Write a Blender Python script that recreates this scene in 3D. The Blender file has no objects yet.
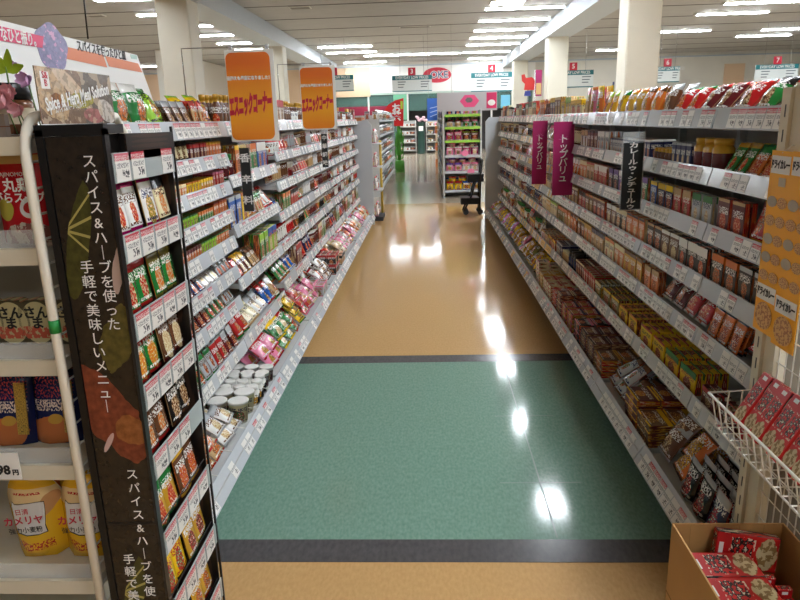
import bpy, bmesh, math, random
from mathutils import Matrix, Vector
rnd = random.Random(11)
S = bpy.context.scene
COL = S.collection
# ------------------------------------------------------------------ camera
F = 670.0
CAMP = Vector((0, 0, 1.5))
def _n(v): return Vector(v).normalized()
AX = _n((1, .01657, .0463)); AY = _n((28/F, 181/F, -1)); AY = (AY-AX*AX.dot(AY)).normalized(); AZ = AX.cross(AY)
cd = bpy.data.cameras.new('camera'); cam = bpy.data.objects.new('camera', cd); COL.objects.link(cam)
cd.sensor_width = 36; cd.lens = F/800*36; cd.clip_start = .05; cd.clip_end = 200
cam.matrix_world = Matrix(((AX[0], AX[1], AX[2], CAMP[0]), (AY[0], AY[1], AY[2], CAMP[1]), (AZ[0], AZ[1], AZ[2], CAMP[2]), (0, 0, 0, 1)))
S.camera = cam
# ------------------------------------------------------------------ world, exposure
w = bpy.data.worlds.new('world'); S.world = w; w.use_nodes = True
w.node_tree.nodes['Background'].inputs[0].default_value = (.9, .93, 1, 1)
w.node_tree.nodes['Background'].inputs[1].default_value = .05
S.view_settings.view_transform = 'Standard'; S.view_settings.look = 'None'
S.view_settings.exposure = 0.82; S.view_settings.gamma = 1.0; S.view_settings.use_curve_mapping = False
LAMP = 34.0          # radiance of the fluorescent tubes
H = 4.1              # ceiling height

# ------------------------------------------------------------------ pixel helpers (a direction only; depth from the surface touched)
def ray(u, v):
    a, b, c = (u-400)/F, -(v-300)/F, -1.
    return Vector((AX[0]*a+AX[1]*b+AX[2]*c, AY[0]*a+AY[1]*b+AY[2]*c, AZ[0]*a+AZ[1]*b+AZ[2]*c))
def onX(u, v, x): d = ray(u, v); return CAMP+d*(x/d.x)
def onY(u, v, y): d = ray(u, v); return CAMP+d*(y/d.y)
def onZ(u, v, z): d = ray(u, v); return CAMP+d*((z-1.5)/d.z)

# ------------------------------------------------------------------ colour + materials
def lin(c):
    return tuple(((x/255)/12.92 if x/255 <= .04045 else ((x/255+.055)/1.055)**2.4) for x in c)
RGB = dict(red=(184, 34, 34), yellow=(240, 196, 20), orange=(212, 112, 44), brown=(104, 66, 42), black=(22, 20, 20),
           navy=(28, 36, 84), blue=(36, 92, 176), green=(34, 122, 52), olive=(120, 112, 48), cream=(226, 214, 170),
           white=(236, 234, 228), pink=(232, 128, 160), purple=(98, 62, 140), silver=(182, 186, 188), maroon=(96, 32, 34),
           gold=(206, 156, 44), teal=(30, 128, 128), lime=(150, 200, 50), magenta=(176, 16, 96), tan=(196, 160, 112),
           grey=(120, 120, 120), peach=(240, 190, 150))
def L4(c):
    if isinstance(c, str): c = RGB[c]
    return lin(c)+(1,)
MC = {}
def mat(name, col, rough=.5, metal=0, spec=.5, emis=None, estr=0, alpha=1, noise=0, nscale=40, trans=0, bump=0):
    if name in MC: return MC[name]
    m = bpy.data.materials.new(name); m.use_nodes = True; MC[name] = m
    nt = m.node_tree; p = nt.nodes['Principled BSDF']
    p.inputs['Base Color'].default_value = L4(col); p.inputs['Roughness'].default_value = rough
    p.inputs['Metallic'].default_value = metal; p.inputs['Specular IOR Level'].default_value = spec
    p.inputs['Alpha'].default_value = alpha; p.inputs['Transmission Weight'].default_value = trans
    if emis: p.inputs['Emission Color'].default_value = L4(emis); p.inputs['Emission Strength'].default_value = estr
    if noise or bump:
        tc = nt.nodes.new('ShaderNodeTexCoord'); no = nt.nodes.new('ShaderNodeTexNoise')
        no.inputs['Scale'].default_value = nscale; no.inputs['Detail'].default_value = 4
        nt.links.new(tc.outputs['Object'], no.inputs['Vector'])
        if noise:
            r = nt.nodes.new('ShaderNodeMapRange'); r.inputs[1].default_value = .3; r.inputs[2].default_value = .7
            r.inputs[3].default_value = 1-noise; r.inputs[4].default_value = 1+noise
            mx = nt.nodes.new('ShaderNodeMix'); mx.data_type = 'RGBA'; mx.blend_type = 'MULTIPLY'; mx.inputs[0].default_value = 1
            mx.inputs[6].default_value = L4(col)
            nt.links.new(no.outputs['Fac'], r.inputs[0]); nt.links.new(r.outputs[0], mx.inputs[7]); nt.links.new(mx.outputs[2], p.inputs['Base Color'])
        if bump:
            b = nt.nodes.new('ShaderNodeBump'); b.inputs['Strength'].default_value = bump; b.inputs['Distance'].default_value = .002
            nt.links.new(no.outputs['Fac'], b.inputs['Height']); nt.links.new(b.outputs[0], p.inputs['Normal'])
    return m

class NB:
    """tiny node-graph builder on a node tree"""
    def __init__(s, nt): s.nt = nt
    def m(s, op, a, b=None, c=None):
        n = s.nt.nodes.new('ShaderNodeMath'); n.operation = op
        for i, x in enumerate((a, b, c)):
            if x is None: continue
            if isinstance(x, (int, float)): n.inputs[i].default_value = x
            else: s.nt.links.new(x, n.inputs[i])
        return n.outputs[0]
    def mix(s, f, a, b):
        n = s.nt.nodes.new('ShaderNodeMix'); n.data_type = 'RGBA'
        for i, x in ((0, f), (6, a), (7, b)):
            if isinstance(x, (int, float)): n.inputs[i].default_value = x
            elif isinstance(x, (tuple, list)): n.inputs[i].default_value = x
            elif isinstance(x, str): n.inputs[i].default_value = L4(x)
            else: s.nt.links.new(x, n.inputs[i])
        return n.outputs[2]
    def uv(s):
        n = s.nt.nodes.new('ShaderNodeUVMap'); n.uv_map = 'UVMap'
        x = s.nt.nodes.new('ShaderNodeSeparateXYZ'); s.nt.links.new(n.outputs[0], x.inputs[0])
        return n.outputs[0], x.outputs[0], x.outputs[1]
    def noise(s, vec, scale, detail=2, off=None):
        if off is not None:
            a = s.nt.nodes.new('ShaderNodeVectorMath'); a.operation = 'ADD'; s.nt.links.new(vec, a.inputs[0])
            if isinstance(off, (tuple, list)): a.inputs[1].default_value = off
            else: s.nt.links.new(off, a.inputs[1])
            vec = a.outputs[0]
        n = s.nt.nodes.new('ShaderNodeTexNoise'); n.inputs['Detail'].default_value = detail
        if isinstance(scale, (int, float)): n.inputs['Scale'].default_value = scale
        s.nt.links.new(vec, n.inputs['Vector']); return n.outputs['Fac']
    def ell(s, u, v, cu, cv, ru, rv, ang=0, wob=None, amp=.6):
        c, q = math.cos(ang), math.sin(ang)
        du = s.m('SUBTRACT', u, cu); dv = s.m('SUBTRACT', v, cv)
        a = s.m('DIVIDE', s.m('ADD', s.m('MULTIPLY', du, c), s.m('MULTIPLY', dv, q)), ru)
        b = s.m('DIVIDE', s.m('SUBTRACT', s.m('MULTIPLY', dv, c), s.m('MULTIPLY', du, q)), rv)
        r = s.m('ADD', s.m('MULTIPLY', a, a), s.m('MULTIPLY', b, b))
        if wob is not None: r = s.m('ADD', r, s.m('MULTIPLY', s.m('SUBTRACT', wob, .5), amp*2))
        return s.m('LESS_THAN', r, 1)

# ---- one node group for printed packaging
def make_pack_group():
    g = bpy.data.node_groups.new('package_print', 'ShaderNodeTree')
    I = g.interface
    for n in ('Base', 'Band', 'Title', 'Food1', 'Food2'): I.new_socket(n, in_out='INPUT', socket_type='NodeSocketColor')
    for n in ('BandPos', 'FoodV', 'FoodR', 'TitleV'): I.new_socket(n, in_out='INPUT', socket_type='NodeSocketFloat')
    I.new_socket('Seed', in_out='INPUT', socket_type='NodeSocketVector')
    I.new_socket('Color', in_out='OUTPUT', socket_type='NodeSocketColor')
    gi = g.nodes.new('NodeGroupInput'); go = g.nodes.new('NodeGroupOutput'); b = NB(g); o = gi.outputs
    vec, u, v = b.uv()
    n1 = b.noise(vec, 5, 3, o['Seed']); n2 = b.noise(vec, 15, 3, o['Seed'])
    mp = g.nodes.new('ShaderNodeVectorMath'); mp.operation = 'MULTIPLY'; mp.inputs[1].default_value = (11, 16, 1); g.links.new(vec, mp.inputs[0])
    n3 = b.noise(mp.outputs[0], 1.3, 1, o['Seed'])
    c = b.mix(b.m('GREATER_THAN', v, o['BandPos']), o['Base'], o['Band'])
    c = b.mix(b.m('LESS_THAN', v, .07), c, o['Band'])
    fu = b.m('SUBTRACT', u, .5); fv = b.m('SUBTRACT', v, o['FoodV'])
    r = b.m('DIVIDE', b.m('ADD', b.m('MULTIPLY', b.m('MULTIPLY', fu, fu), 1.2), b.m('MULTIPLY', fv, fv)), b.m('MULTIPLY', o['FoodR'], o['FoodR']))
    r = b.m('ADD', r, b.m('MULTIPLY', b.m('SUBTRACT', n1, .5), 1.1))
    food = b.mix(b.m('GREATER_THAN', n2, .5), o['Food1'], o['Food2'])
    food = b.mix(b.m('GREATER_THAN', n2, .6), food, (.75, .62, .42, 1))
    c = b.mix(b.m('LESS_THAN', r, 1), c, food)
    tv = b.m('LESS_THAN', b.m('ABSOLUTE', b.m('SUBTRACT', v, o['TitleV'])), .1)
    tu = b.m('LESS_THAN', b.m('ABSOLUTE', fu), .4)
    t = b.m('MULTIPLY', b.m('MULTIPLY', tv, tu), b.m('GREATER_THAN', n3, .5))
    c = b.mix(t, c, o['Title'])
    s2 = b.m('MULTIPLY', b.m('MULTIPLY', b.m('LESS_THAN', b.m('ABSOLUTE', b.m('SUBTRACT', v, .13)), .03), tu), b.m('GREATER_THAN', n3, .47))
    c = b.mix(s2, c, o['Title'])
    g.links.new(c, go.inputs['Color'])
    return g
PG = make_pack_group()
FOODS = [('orange', 'brown'), ('red', 'orange'), ('brown', 'tan'), ('gold', 'brown'), ('maroon', 'orange'), ('green', 'red'), ('tan', 'cream')]
def pack_mat(base, band, title=None, food=None, finish='carton', style=None):
    key = (base, band, title, food, finish, style)
    if key in MC: return MC[key]
    r = random.Random(str(key))
    m = bpy.data.materials.new('package_%s_%s' % (base, band)); m.use_nodes = True; MC[key] = m
    nt = m.node_tree; p = nt.nodes['Principled BSDF']
    g = nt.nodes.new('ShaderNodeGroup'); g.node_tree = PG
    if title is None: title = 'white' if base not in ('white', 'cream', 'silver', 'yellow', 'lime') else r.choice(['red', 'navy', 'brown', 'black'])
    f = food or r.choice(FOODS)
    for n, c in (('Base', base), ('Band', band), ('Title', title), ('Food1', f[0]), ('Food2', f[1])): g.inputs[n].default_value = L4(c)
    g.inputs['BandPos'].default_value = r.choice([.86, .78, .7, .9]); g.inputs['FoodV'].default_value = r.uniform(.28, .4)
    g.inputs['FoodR'].default_value = r.uniform(.2, .34); g.inputs['TitleV'].default_value = r.uniform(.62, .72)
    g.inputs['Seed'].default_value = (r.uniform(0, 90), r.uniform(0, 90), 0)
    nt.links.new(g.outputs[0], p.inputs['Base Color'])
    if finish == 'film':
        p.inputs['Roughness'].default_value = .22
        tc = nt.nodes.new('ShaderNodeTexCoord'); no = nt.nodes.new('ShaderNodeTexNoise'); no.inputs['Scale'].default_value = 28; no.inputs['Detail'].default_value = 1
        b = nt.nodes.new('ShaderNodeBump'); b.inputs['Strength'].default_value = .5; b.inputs['Distance'].default_value = .006
        nt.links.new(tc.outputs['Object'], no.inputs['Vector']); nt.links.new(no.outputs['Fac'], b.inputs['Height']); nt.links.new(b.outputs[0], p.inputs['Normal'])
    else:
        p.inputs['Roughness'].default_value = .42
    return m

# ------------------------------------------------------------------ mesh builder
class MB:
    def __init__(s): s.v = []; s.f = []; s.uv = []; s.mi = []; s.sm = []
    def face(s, pts, uvs=None, mi=0, smooth=False):
        i = len(s.v); s.v += [tuple(p) for p in pts]; s.f.append(tuple(range(i, i+len(pts))))
        s.uv.append(uvs if uvs else ([(0, 0), (1, 0), (1, 1), (0, 1)][:len(pts)] if len(pts) <= 4 else [(0, 0)]*len(pts))); s.mi.append(mi); s.sm.append(smooth)
    def box(s, x0, x1, y0, y1, z0, z1, mi=0, M=None):
        P = [Vector((x, y, z)) for x in (x0, x1) for y in (y0, y1) for z in (z0, z1)]
        if M is not None: P = [M @ p for p in P]
        for q in ((5, 7, 3, 1)[::-1], (0, 2, 6, 4), ):
            pass
        a = lambda *k: [P[i] for i in k]
        s.face(a(4, 6, 7, 5), mi=mi)      # +x
        s.face(a(2, 0, 1, 3), mi=mi)      # -x
        s.face(a(0, 4, 5, 1), mi=mi)      # -y
        s.face(a(6, 2, 3, 7), mi=mi)      # +y
        s.face(a(5, 7, 3, 1), mi=mi)      # top
        s.face(a(2, 6, 4, 0), mi=mi)      # bottom
        return s
    def tube(s, pts, r, n=6, mi=0, cap=True):
        pts = [Vector(p) for p in pts]; rings = []; a = None
        for i, p in enumerate(pts):
            d = (pts[min(i+1, len(pts)-1)]-pts[max(i-1, 0)]).normalized()
            if d.length < .5: d = (pts[i]-pts[i-1]).normalized()
            if a is None: a = d.cross(Vector((0, 0, 1)) if abs(d.z) < .9 else Vector((1, 0, 0)))
            a = (a-d*a.dot(d)).normalized(); b = d.cross(a)
            k_ = 1.0
            if 0 < i < len(pts)-1:
                c_ = (pts[i]-pts[i-1]).normalized().dot((pts[i+1]-pts[i]).normalized()); k_ = 1/max(.5, math.sqrt(max(0, (1+c_)/2)))
            rings.append([p+(a*math.cos(t)+b*math.sin(t))*r*(1+(k_-1)*.0) for t in [2*math.pi*k/n for k in range(n)]])
        for i in range(len(rings)-1):
            for k in range(n):
                s.face([rings[i][k], rings[i+1][k], rings[i+1][(k+1) % n], rings[i][(k+1) % n]], mi=mi, smooth=n > 4)
        if cap: s.face(rings[0], mi=mi); s.face(rings[-1][::-1], mi=mi)
        return s
    def lathe(s, prof, n=12, mi=0, cx=0, cy=0, cap=True):
        def P(r, z, k): t = 2*math.pi*k/n; return (cx+r*math.cos(t), cy+r*math.sin(t), z)
        z0, z1 = prof[0][1], prof[-1][1]
        for (r0, a), (r1, b) in zip(prof, prof[1:]):
            for k in range(n):
                u0, u1 = ((k+n/2)/n*2) % 2, ((k+n/2)/n*2) % 2+2/n
                s.face([P(r0, a, k), P(r0, a, k+1), P(r1, b, k+1), P(r1, b, k)],
                       [(u0, (a-z0)/(z1-z0)), (u1, (a-z0)/(z1-z0)), (u1, (b-z0)/(z1-z0)), (u0, (b-z0)/(z1-z0))], mi, True)
        if cap:
            s.face([P(prof[0][0], z0, -k) for k in range(n)], mi=mi); s.face([P(prof[-1][0], z1, k) for k in range(n)], mi=mi)
        return s
    def prism(s, poly, axis, a, b, mi=0):
        """poly = list of 2-D points; extruded along axis ('x': (y,z), 'y': (x,z), 'z': (x,y)) from a to b"""
        def P(p, t): return {'x': (t, p[0], p[1]), 'y': (p[0], t, p[1]), 'z': (p[0], p[1], t)}[axis]
        n = len(poly)
        us = [p[0] for p in poly]; vs = [p[1] for p in poly]; uu = lambda p: ((p[0]-min(us))/max(1e-6, max(us)-min(us)), (p[1]-min(vs))/max(1e-6, max(vs)-min(vs)))
        s.face([P(p, a) for p in poly], [uu(p) for p in poly], mi); s.face([P(p, b) for p in poly][::-1], [uu(p) for p in poly][::-1], mi)
        for i in range(n):
            p, q = poly[i], poly[(i+1) % n]; s.face([P(p, a), P(p, b), P(q, b), P(q, a)], mi=mi)
        return s
    def mesh(s, name, mats):
        me = bpy.data.meshes.new(name); me.from_pydata(s.v, [], s.f)
        l = me.uv_layers.new(name='UVMap')
        flat = [c for f in s.uv for q in f for c in q]; l.data.foreach_set('uv', flat)
        for m in (mats if isinstance(mats, (list, tuple)) else [mats]): me.materials.append(m)
        me.polygons.foreach_set('material_index', s.mi); me.polygons.foreach_set('use_smooth', s.sm)
        bm = bmesh.new(); bm.from_mesh(me); bmesh.ops.remove_doubles(bm, verts=bm.verts, dist=1e-5)
        bmesh.ops.recalc_face_normals(bm, faces=bm.faces); bm.to_mesh(me); bm.free()
        return me
    def build(s, name, mats, parent=None, M=None, label=None):
        return obj(name, s.mesh(name, mats), parent, M, label)
def obj(name, me, parent=None, M=None, label=None):
    o = bpy.data.objects.new(name, me); COL.objects.link(o)
    if parent is not None:
        o.parent = parent
        o.matrix_parent_inverse = WI[parent.name] if parent.name in WI else Matrix()
    if M is not None: o.matrix_basis = M
    if label: o['label'] = label
    return o
WI = {}   # parents whose children are given in world coordinates
def thing(name, label, cat, loc=(0, 0, 0), group=None, rz=0, local=False):
    o = bpy.data.objects.new(name, None); COL.objects.link(o); o.location = loc; o.rotation_euler[2] = rz; o.empty_display_size = .05
    if not local: WI[o.name] = (Matrix.Translation(loc) @ Matrix.Rotation(rz, 4, 'Z')).inverted()
    tag(o, label, cat, group); return o
def tag(o, label, cat, group=None):
    o['label'] = label; o['category'] = cat
    if group: o['group'] = group
    return o
def sub(parent, child):
    """mark a mesh child (identity transform in world coords) as a parent for sub-parts given in world coords"""
    WI[child.name] = Matrix(); return child
def struct(o): o['kind'] = 'structure'; return o
T = Matrix.Translation
def RZ(a): return Matrix.Rotation(a, 4, 'Z')
def RX(a): return Matrix.Rotation(a, 4, 'X')
def RY(a): return Matrix.Rotation(a, 4, 'Y')
def bevelbox(name, x0, x1, y0, y1, z0, z1, mats, bev=.004, parent=None, M=None):
    me = MB().box(x0, x1, y0, y1, z0, z1).mesh(name, mats)
    bm = bmesh.new(); bm.from_mesh(me); bmesh.ops.bevel(bm, geom=bm.edges[:], offset=bev, segments=1, affect='EDGES', profile=.5); bm.to_mesh(me); bm.free()
    return obj(name, me, parent, M)
# ---- lettering: text -> flat mesh.  frame = (origin, right, up) in world space
def lettering(body, size, m, parent, o, right, up, align='CENTER', sx=1.0, spacing=1.0, lines=1.0, name='lettering', bold=0.0):
    c = bpy.data.curves.new(name, 'FONT'); c.body = body; c.size = size; c.align_x = align; c.align_y = 'CENTER'
    c.space_character = spacing; c.space_line = lines; c.extrude = .0004; c.offset = bold; c.resolution_u = 2
    t = bpy.data.objects.new('tmp', c); COL.objects.link(t)
    bpy.context.view_layer.update()
    me = bpy.data.meshes.new_from_object(t.evaluated_get(bpy.context.evaluated_depsgraph_get()))
    bpy.data.objects.remove(t); bpy.data.curves.remove(c)
    me.materials.clear(); me.materials.append(m)
    r = Vector(right).normalized(); uq = Vector(up).normalized(); n = r.cross(uq)
    Mx = Matrix(((r.x*sx, uq.x, n.x, o[0]), (r.y*sx, uq.y, n.y, o[1]), (r.z*sx, uq.z, n.z, o[2]), (0, 0, 0, 1)))
    me.transform(Mx)
    return obj(name, me, parent)
def vtext(s): return '\n'.join(s.replace('ー', '｜'))

# ------------------------------------------------------------------ common materials
M_white = mat('white_paint', (232, 230, 222), .45); M_shelf = mat('shelf_enamel', (196, 198, 196), .38)
M_rail = mat('rail_plastic', (204, 209, 213), .16); M_cream = mat('cream_enamel', (214, 206, 184), .42, noise=.05, nscale=6)
M_kick = mat('kick_plate', (60, 58, 56), .5); M_back = mat('back_panel', (176, 174, 168), .6)
M_panel = mat('end_panel_grey', (190, 196, 200), .55); M_black = mat('black_enamel', (16, 16, 18), .32)
M_wire = mat('white_wire', (226, 224, 214), .35); M_chrome = mat('steel_wire', (190, 190, 190), .25, .8)
M_ink = mat('black_ink', (20, 20, 22), .6); M_wink = mat('white_ink', (244, 242, 238), .55); M_rink = mat('red_ink', (198, 30, 60), .55)
M_column = mat('column_paint', (226, 221, 204), .6, noise=.02, nscale=3); M_beam = mat('beam_paint', (196, 204, 210), .6)
M_ceil = mat('ceiling_board', (186, 184, 180), .75, noise=.04, nscale=2.5); M_slot = mat('ceiling_joint', (92, 88, 82), .8)
M_clear = mat('clear_acrylic', (235, 240, 240), .08, alpha=.28)
M_clear2 = mat('clear_film', (240, 242, 244), .1, alpha=.16)
M_dark = mat('dark_stock', (40, 40, 44), .6); M_card = mat('white_card', (238, 237, 232), .5)
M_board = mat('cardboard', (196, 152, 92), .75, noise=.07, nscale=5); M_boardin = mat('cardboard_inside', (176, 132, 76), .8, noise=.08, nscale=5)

# ================================================================== SETTING
def floor_mat(name, c, c2, scale, rough):
    m = bpy.data.materials.new(name); m.use_nodes = True; nt = m.node_tree; p = nt.nodes['Principled BSDF']; b = NB(nt)
    tc = nt.nodes.new('ShaderNodeTexCoord'); mp = nt.nodes.new('ShaderNodeMapping'); mp.inputs['Scale'].default_value = (1, .45, 1)
    nt.links.new(tc.outputs['Object'], mp.inputs['Vector'])
    n = b.noise(mp.outputs[0], scale, 3); n2 = b.noise(mp.outputs[0], 1.1, 3)
    f = b.m('ADD', b.m('MULTIPLY', b.m('SUBTRACT', n, .5), 2.4), .5)
    f = b.m('MINIMUM', b.m('MAXIMUM', f, 0), 1)
    nt.links.new(b.mix(f, L4(c), L4(c2)), p.inputs['Base Color'])
    nt.links.new(b.m('ADD', b.m('MULTIPLY', n2, .08), rough-.04), p.inputs['Roughness'])
    p.inputs['Specular IOR Level'].default_value = .27
    bp = nt.nodes.new('ShaderNodeBump'); bp.inputs['Strength'].default_value = .03; bp.inputs['Distance'].default_value = .002
    nt.links.new(b.noise(tc.outputs['Object'], 9, 2), bp.inputs['Height']); nt.links.new(bp.outputs[0], p.inputs['Normal'])
    return m
M_tan = floor_mat('tan_vinyl', (200, 161, 109), (187, 148, 97), 90, .095)
M_green = floor_mat('green_vinyl', (126, 158, 142), (104, 138, 122), 95, .095)
M_strip = floor_mat('charcoal_vinyl', (88, 86, 86), (74, 72, 74), 60, .18)
M_pale = floor_mat('sheen_pale_vinyl', (196, 180, 156), (184, 168, 146), 40, .12)  # far floor: its reflections are put into this paler colour
XL, XR, YB, YF = -16.0, 18.5, -9.0, 42.0
floor = struct(MB().box(XL, XR, YB, YF, -.1, 0).build('floor', M_tan))
MB().box(-.9, 1.2, 2.16, 4.03, 0, .0012).build('green_vinyl_sheet', M_green, floor, label='green mottled vinyl sheet')
MB().box(-.9, 1.2, 2.03, 2.16, 0, .0016).build('charcoal_strip', M_strip, floor)
MB().box(-.9, 1.2, 4.03, 4.16, 0, .0016).build('charcoal_strip', M_strip, floor)
MB().box(XL, XR, 12.4, YF, 0, .001).build('pale_sheen_sheet', M_pale, floor, label='far hall vinyl coloured pale for its reflections')
M_seam = mat('floor_seam', (120, 142, 130), .4)
for a, b_ in ((onZ(507, 375, 0), onZ(550, 538, 0)),):
    MB().box(a.x-.003, a.x+.003, 2.17, 4.02, .0012, .0017).build('sheet_seam', M_seam, floor)
MB().box(.28, .62, 2.555, 2.56, .0012, .0017).build('sheet_seam', M_seam, floor)
MB().box(.32, .62, 3.215, 3.22, .0012, .0017).build('sheet_seam', M_seam, floor)
ceil = struct(MB().box(XL, XR, YB, YF, H, H+.1).build('ceiling', M_ceil))
YS = [k*2.06-8.2 for k in range(20)]
for y in YS: MB().box(XL, XR, y-.03, y+.03, H-.006, H+.001).build('ceiling_joint', M_slot, ceil)
M_wall = mat('wall_paint', (230, 226, 214), .7, noise=.02, nscale=2); M_peach = mat('peach_lit_wall', (236, 204, 168), .7)  # peach tone holds the warm light on the far walls
M_walld = mat('wall_dark', (150, 140, 128), .7)
struct(MB().box(XL-.1, XL, YB, YF, 0, H).build('wall_left', M_peach))
wr = struct(MB().box(XR, XR+.1, YB, YF, 0, H).build('wall_right', M_wall))
struct(MB().box(XL, XR, YB-.1, YB, 0, H).build('wall_rear', M_walld))
wf = struct(MB().box(XL, XR, YF, YF+.1, 0, H).build('wall_far', M_wall))
# bulkhead above the far shopfront, with peach and white panels
BY = 33.0
bh = struct(MB().box(XL, XR, BY, BY+.2, 2.74, H).build('wall_bulkhead', M_wall))
MB().box(XL, -2.7, BY-.05, BY, 2.6, H-.15).build('wall_panel', M_peach, bh, label='panel coloured as peach lit')
MB().box(-2.6, 5.0, BY-.06, BY, 2.74, H-.14).build('wall_panel', mat('bright_panel', (244, 243, 238), .5), bh, label='white panel')
MB().box(XL, -4.6, BY-.04, BY+.1, 0, 2.6).build('wall_panel', M_peach, bh, label='panel coloured as peach lit')
MB().box(5.0, XR, BY, BY+.1, 0, 2.74).build('wall_panel', M_wall, bh)
MB().box(13.6, 14.5, BY-.08, BY, 2.0, 3.55).build('doorway_panel', M_peach, bh, label='peach lit doorway')
MB().box(XL, XR, BY-.09, BY, H-.2, H-.14).build('trim_strip', M_beam, bh)
# columns and beams
def column(x0, y0, s=.59):
    c = MB().prism([(x0+.02, y0), (x0+s-.02, y0), (x0+s, y0+.02), (x0+s, y0+s-.02), (x0+s-.02, y0+s), (x0+.02, y0+s), (x0, y0+s-.02), (x0, y0+.02)], 'z', 0, H-.4).build('column', M_column)
    struct(c); MB().box(x0-.012, x0+s+.012, y0-.012, y0+s+.012, 0, .12).build('skirting', M_kick, c)
for y in (12.78, 20.9, 29.1):
    column(-4.86, y); column(3.53, y)
for x0, x1 in ((-4.93, -4.2), (3.46, 4.19)):
    struct(MB().box(x0, x1, YB, 32.9, H-.4, H-.003).build('trim_beam', M_beam))
struct(MB().box(-9.5, -9.3, 24.5, 32.8, 0, H-.01).build('wall_partition', mat('partition_white', (240, 238, 230), .5)))

# ================================================================== CEILING LIGHTS
M_tube = mat('lit_diffuser', (255, 255, 255), .5, emis=(238, 246, 255), estr=LAMP)
house = MB()
house.prism([(-.13, 0), (.13, 0), (.11, -.03), (-.11, -.03)], 'x', -.99, .99)
me_house = house.mesh('housing', M_white)
me_tube = MB().box(-.95, .95, -.08, .08, -.055, -.031).mesh('diffuser', M_tube)
me_cap = MB().box(-.025, .025, -.1, .1, -.06, -.0305).mesh('end_cap', M_white)
def ordn(k): return ['first', 'second', 'third', 'fourth', 'fifth', 'sixth', 'seventh', 'eighth', 'ninth', 'tenth', 'eleventh', 'twelfth', 'thirteenth', 'fourteenth', 'fifteenth'][k]
def lamp(x, y, label, z=H):
    t = thing('ceiling_light', label, 'ceiling light', (x, y, z-.004), 'linear ceiling lights', local=True)
    obj('housing', me_house, t); obj('diffuser', me_tube, t)
    for s in (-1, 1): obj('end_cap', me_cap, t, T((s*.976, 0, 0)))
rows = [(2.4, [17.8, 19.9, 22.0, 24.0, 26.1], 'above the right shelving'),
        (-2.9, [25.2, 27.3], 'at the far left of the centre ceiling'),
        (-5.85, [2.7, 6.9, 11.1, 14.7, 16.8, 18.9, 20.9, 23.0, 25.1], 'beyond the left beam'),
        (8.35, [2.0, 6.0, 10.2, 14.4, 16.5, 18.3, 20.1, 24], 'beyond the right beam'),
        (12.1, [10, 21.1, 24.4, 26.3], 'near the right wall'), (-11.8, [8.6, 17.3, 24.5, 30.5], 'far beyond the left beam'),
        (-1.6, [29.0], 'in the far crosswise row, left'), (.4, [29.0], 'in the far crosswise row, middle'), (2.4, [29.0], 'in the far crosswise row, right'),
        (-2.8, [32.0], 'under the bulkhead, left'), (2.8, [32.0], 'under the bulkhead, right'), (8, [30], 'beside the third right column'),
        (-2.9, [-6.4], 'behind the camera, left'), (8, [-5], 'behind the camera, right')]
for x, ys, wh in rows:
    for k, y in enumerate(ys):
        lab = 'white linear ceiling light '+wh + (', %s of its row' % ordn(k) if len(ys) > 1 else '')
        lamp(x, y, lab)
# compact square lights over the near half of the right run (they mirror in the vinyl)
me_sq = MB().prism([(-.4, -.27), (.4, -.27), (.4, .27), (-.4, .27)], 'z', -.03, 0).mesh('housing', M_white)
M_sq = mat('lit_square', (255, 255, 255), .5, emis=(240, 247, 255), estr=LAMP*1.25)
me_sqd = MB().box(-.36, .36, -.115, .115, -.045, -.031).mesh('diffuser', M_sq)
for k, y in enumerate([-5.6, -2.7, .2, 3.1, 6.0, 8.9, 11.7, 14.65, 17.0]):
    t = thing('square_ceiling_light', 'compact square ceiling light above the right shelving, %s from behind camera' % ordn(k), 'ceiling light', (1.9, y, H-.004), 'compact square ceiling lights', local=True)
    obj('housing', me_sq, t)
    for q in (-1, 1): obj('diffuser', me_sqd, t, T((0, q*.13, 0)))
# ceiling vents and speaker
M_vent = mat('vent_grey', (150, 146, 138), .6)
def vent(u, v, lab, w=.5, d=.3):
    p = onZ(u, v, H-.02); t = thing('ceiling_vent', lab, 'vent', (p.x, p.y, H-.004), 'ceiling vents', local=True)
    MB().box(-w/2, w/2, -d/2, d/2, -.018, 0).build('frame', M_white, t)
    for k in range(4): MB().box(-w/2+.03, w/2-.03, -d/2+.05+k*d*.2, -d/2+.08+k*d*.2, -.026, -.0185).build('slat', M_vent, t)
vent(300, 8, 'grey slatted ceiling vent near the left beam top'); vent(415, 27, 'small white slatted ceiling vent above the centre aisle', .9, .22)
vent(96, 16, 'pale ceiling vent above the white spice board', .4, .25)

# ================================================================== PRODUCT MESHES (front = +x, width = y, origin at bottom centre)
PM = {}
def carton_mesh(w, d, h):
    m = MB().box(-d/2, d/2, -w/2, w/2, 0, h)
    m.uv[4] = [(0, 0), (1, 0), (1, 1), (0, 1)]
    me = m.mesh('carton', [])
    bm = bmesh.new(); bm.from_mesh(me); bmesh.ops.bevel(bm, geom=bm.edges[:], offset=min(w, d, h)*.04+.0006, segments=1, affect='EDGES')
    uvl = bm.loops.layers.uv.active
    for f in bm.faces:
        n = f.normal; ax = max(range(3), key=lambda i: abs(n[i]))
        for l in f.loops:
            c = l.vert.co; y = c.y/w+.5; z = c.z/h; x = c.x/d+.5
            if ax == 0: l[uvl].uv = (y if n.x > 0 else 1-y, z)
            elif ax == 1: l[uvl].uv = (x*.5+.25, z*.14+.42) if d < h*.45 else (x, z)
            else: l[uvl].uv = (y, 1-x) if d > .06 else (y, .4+.2*(1-x))
    bm.to_mesh(me); bm.free(); return me
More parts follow.
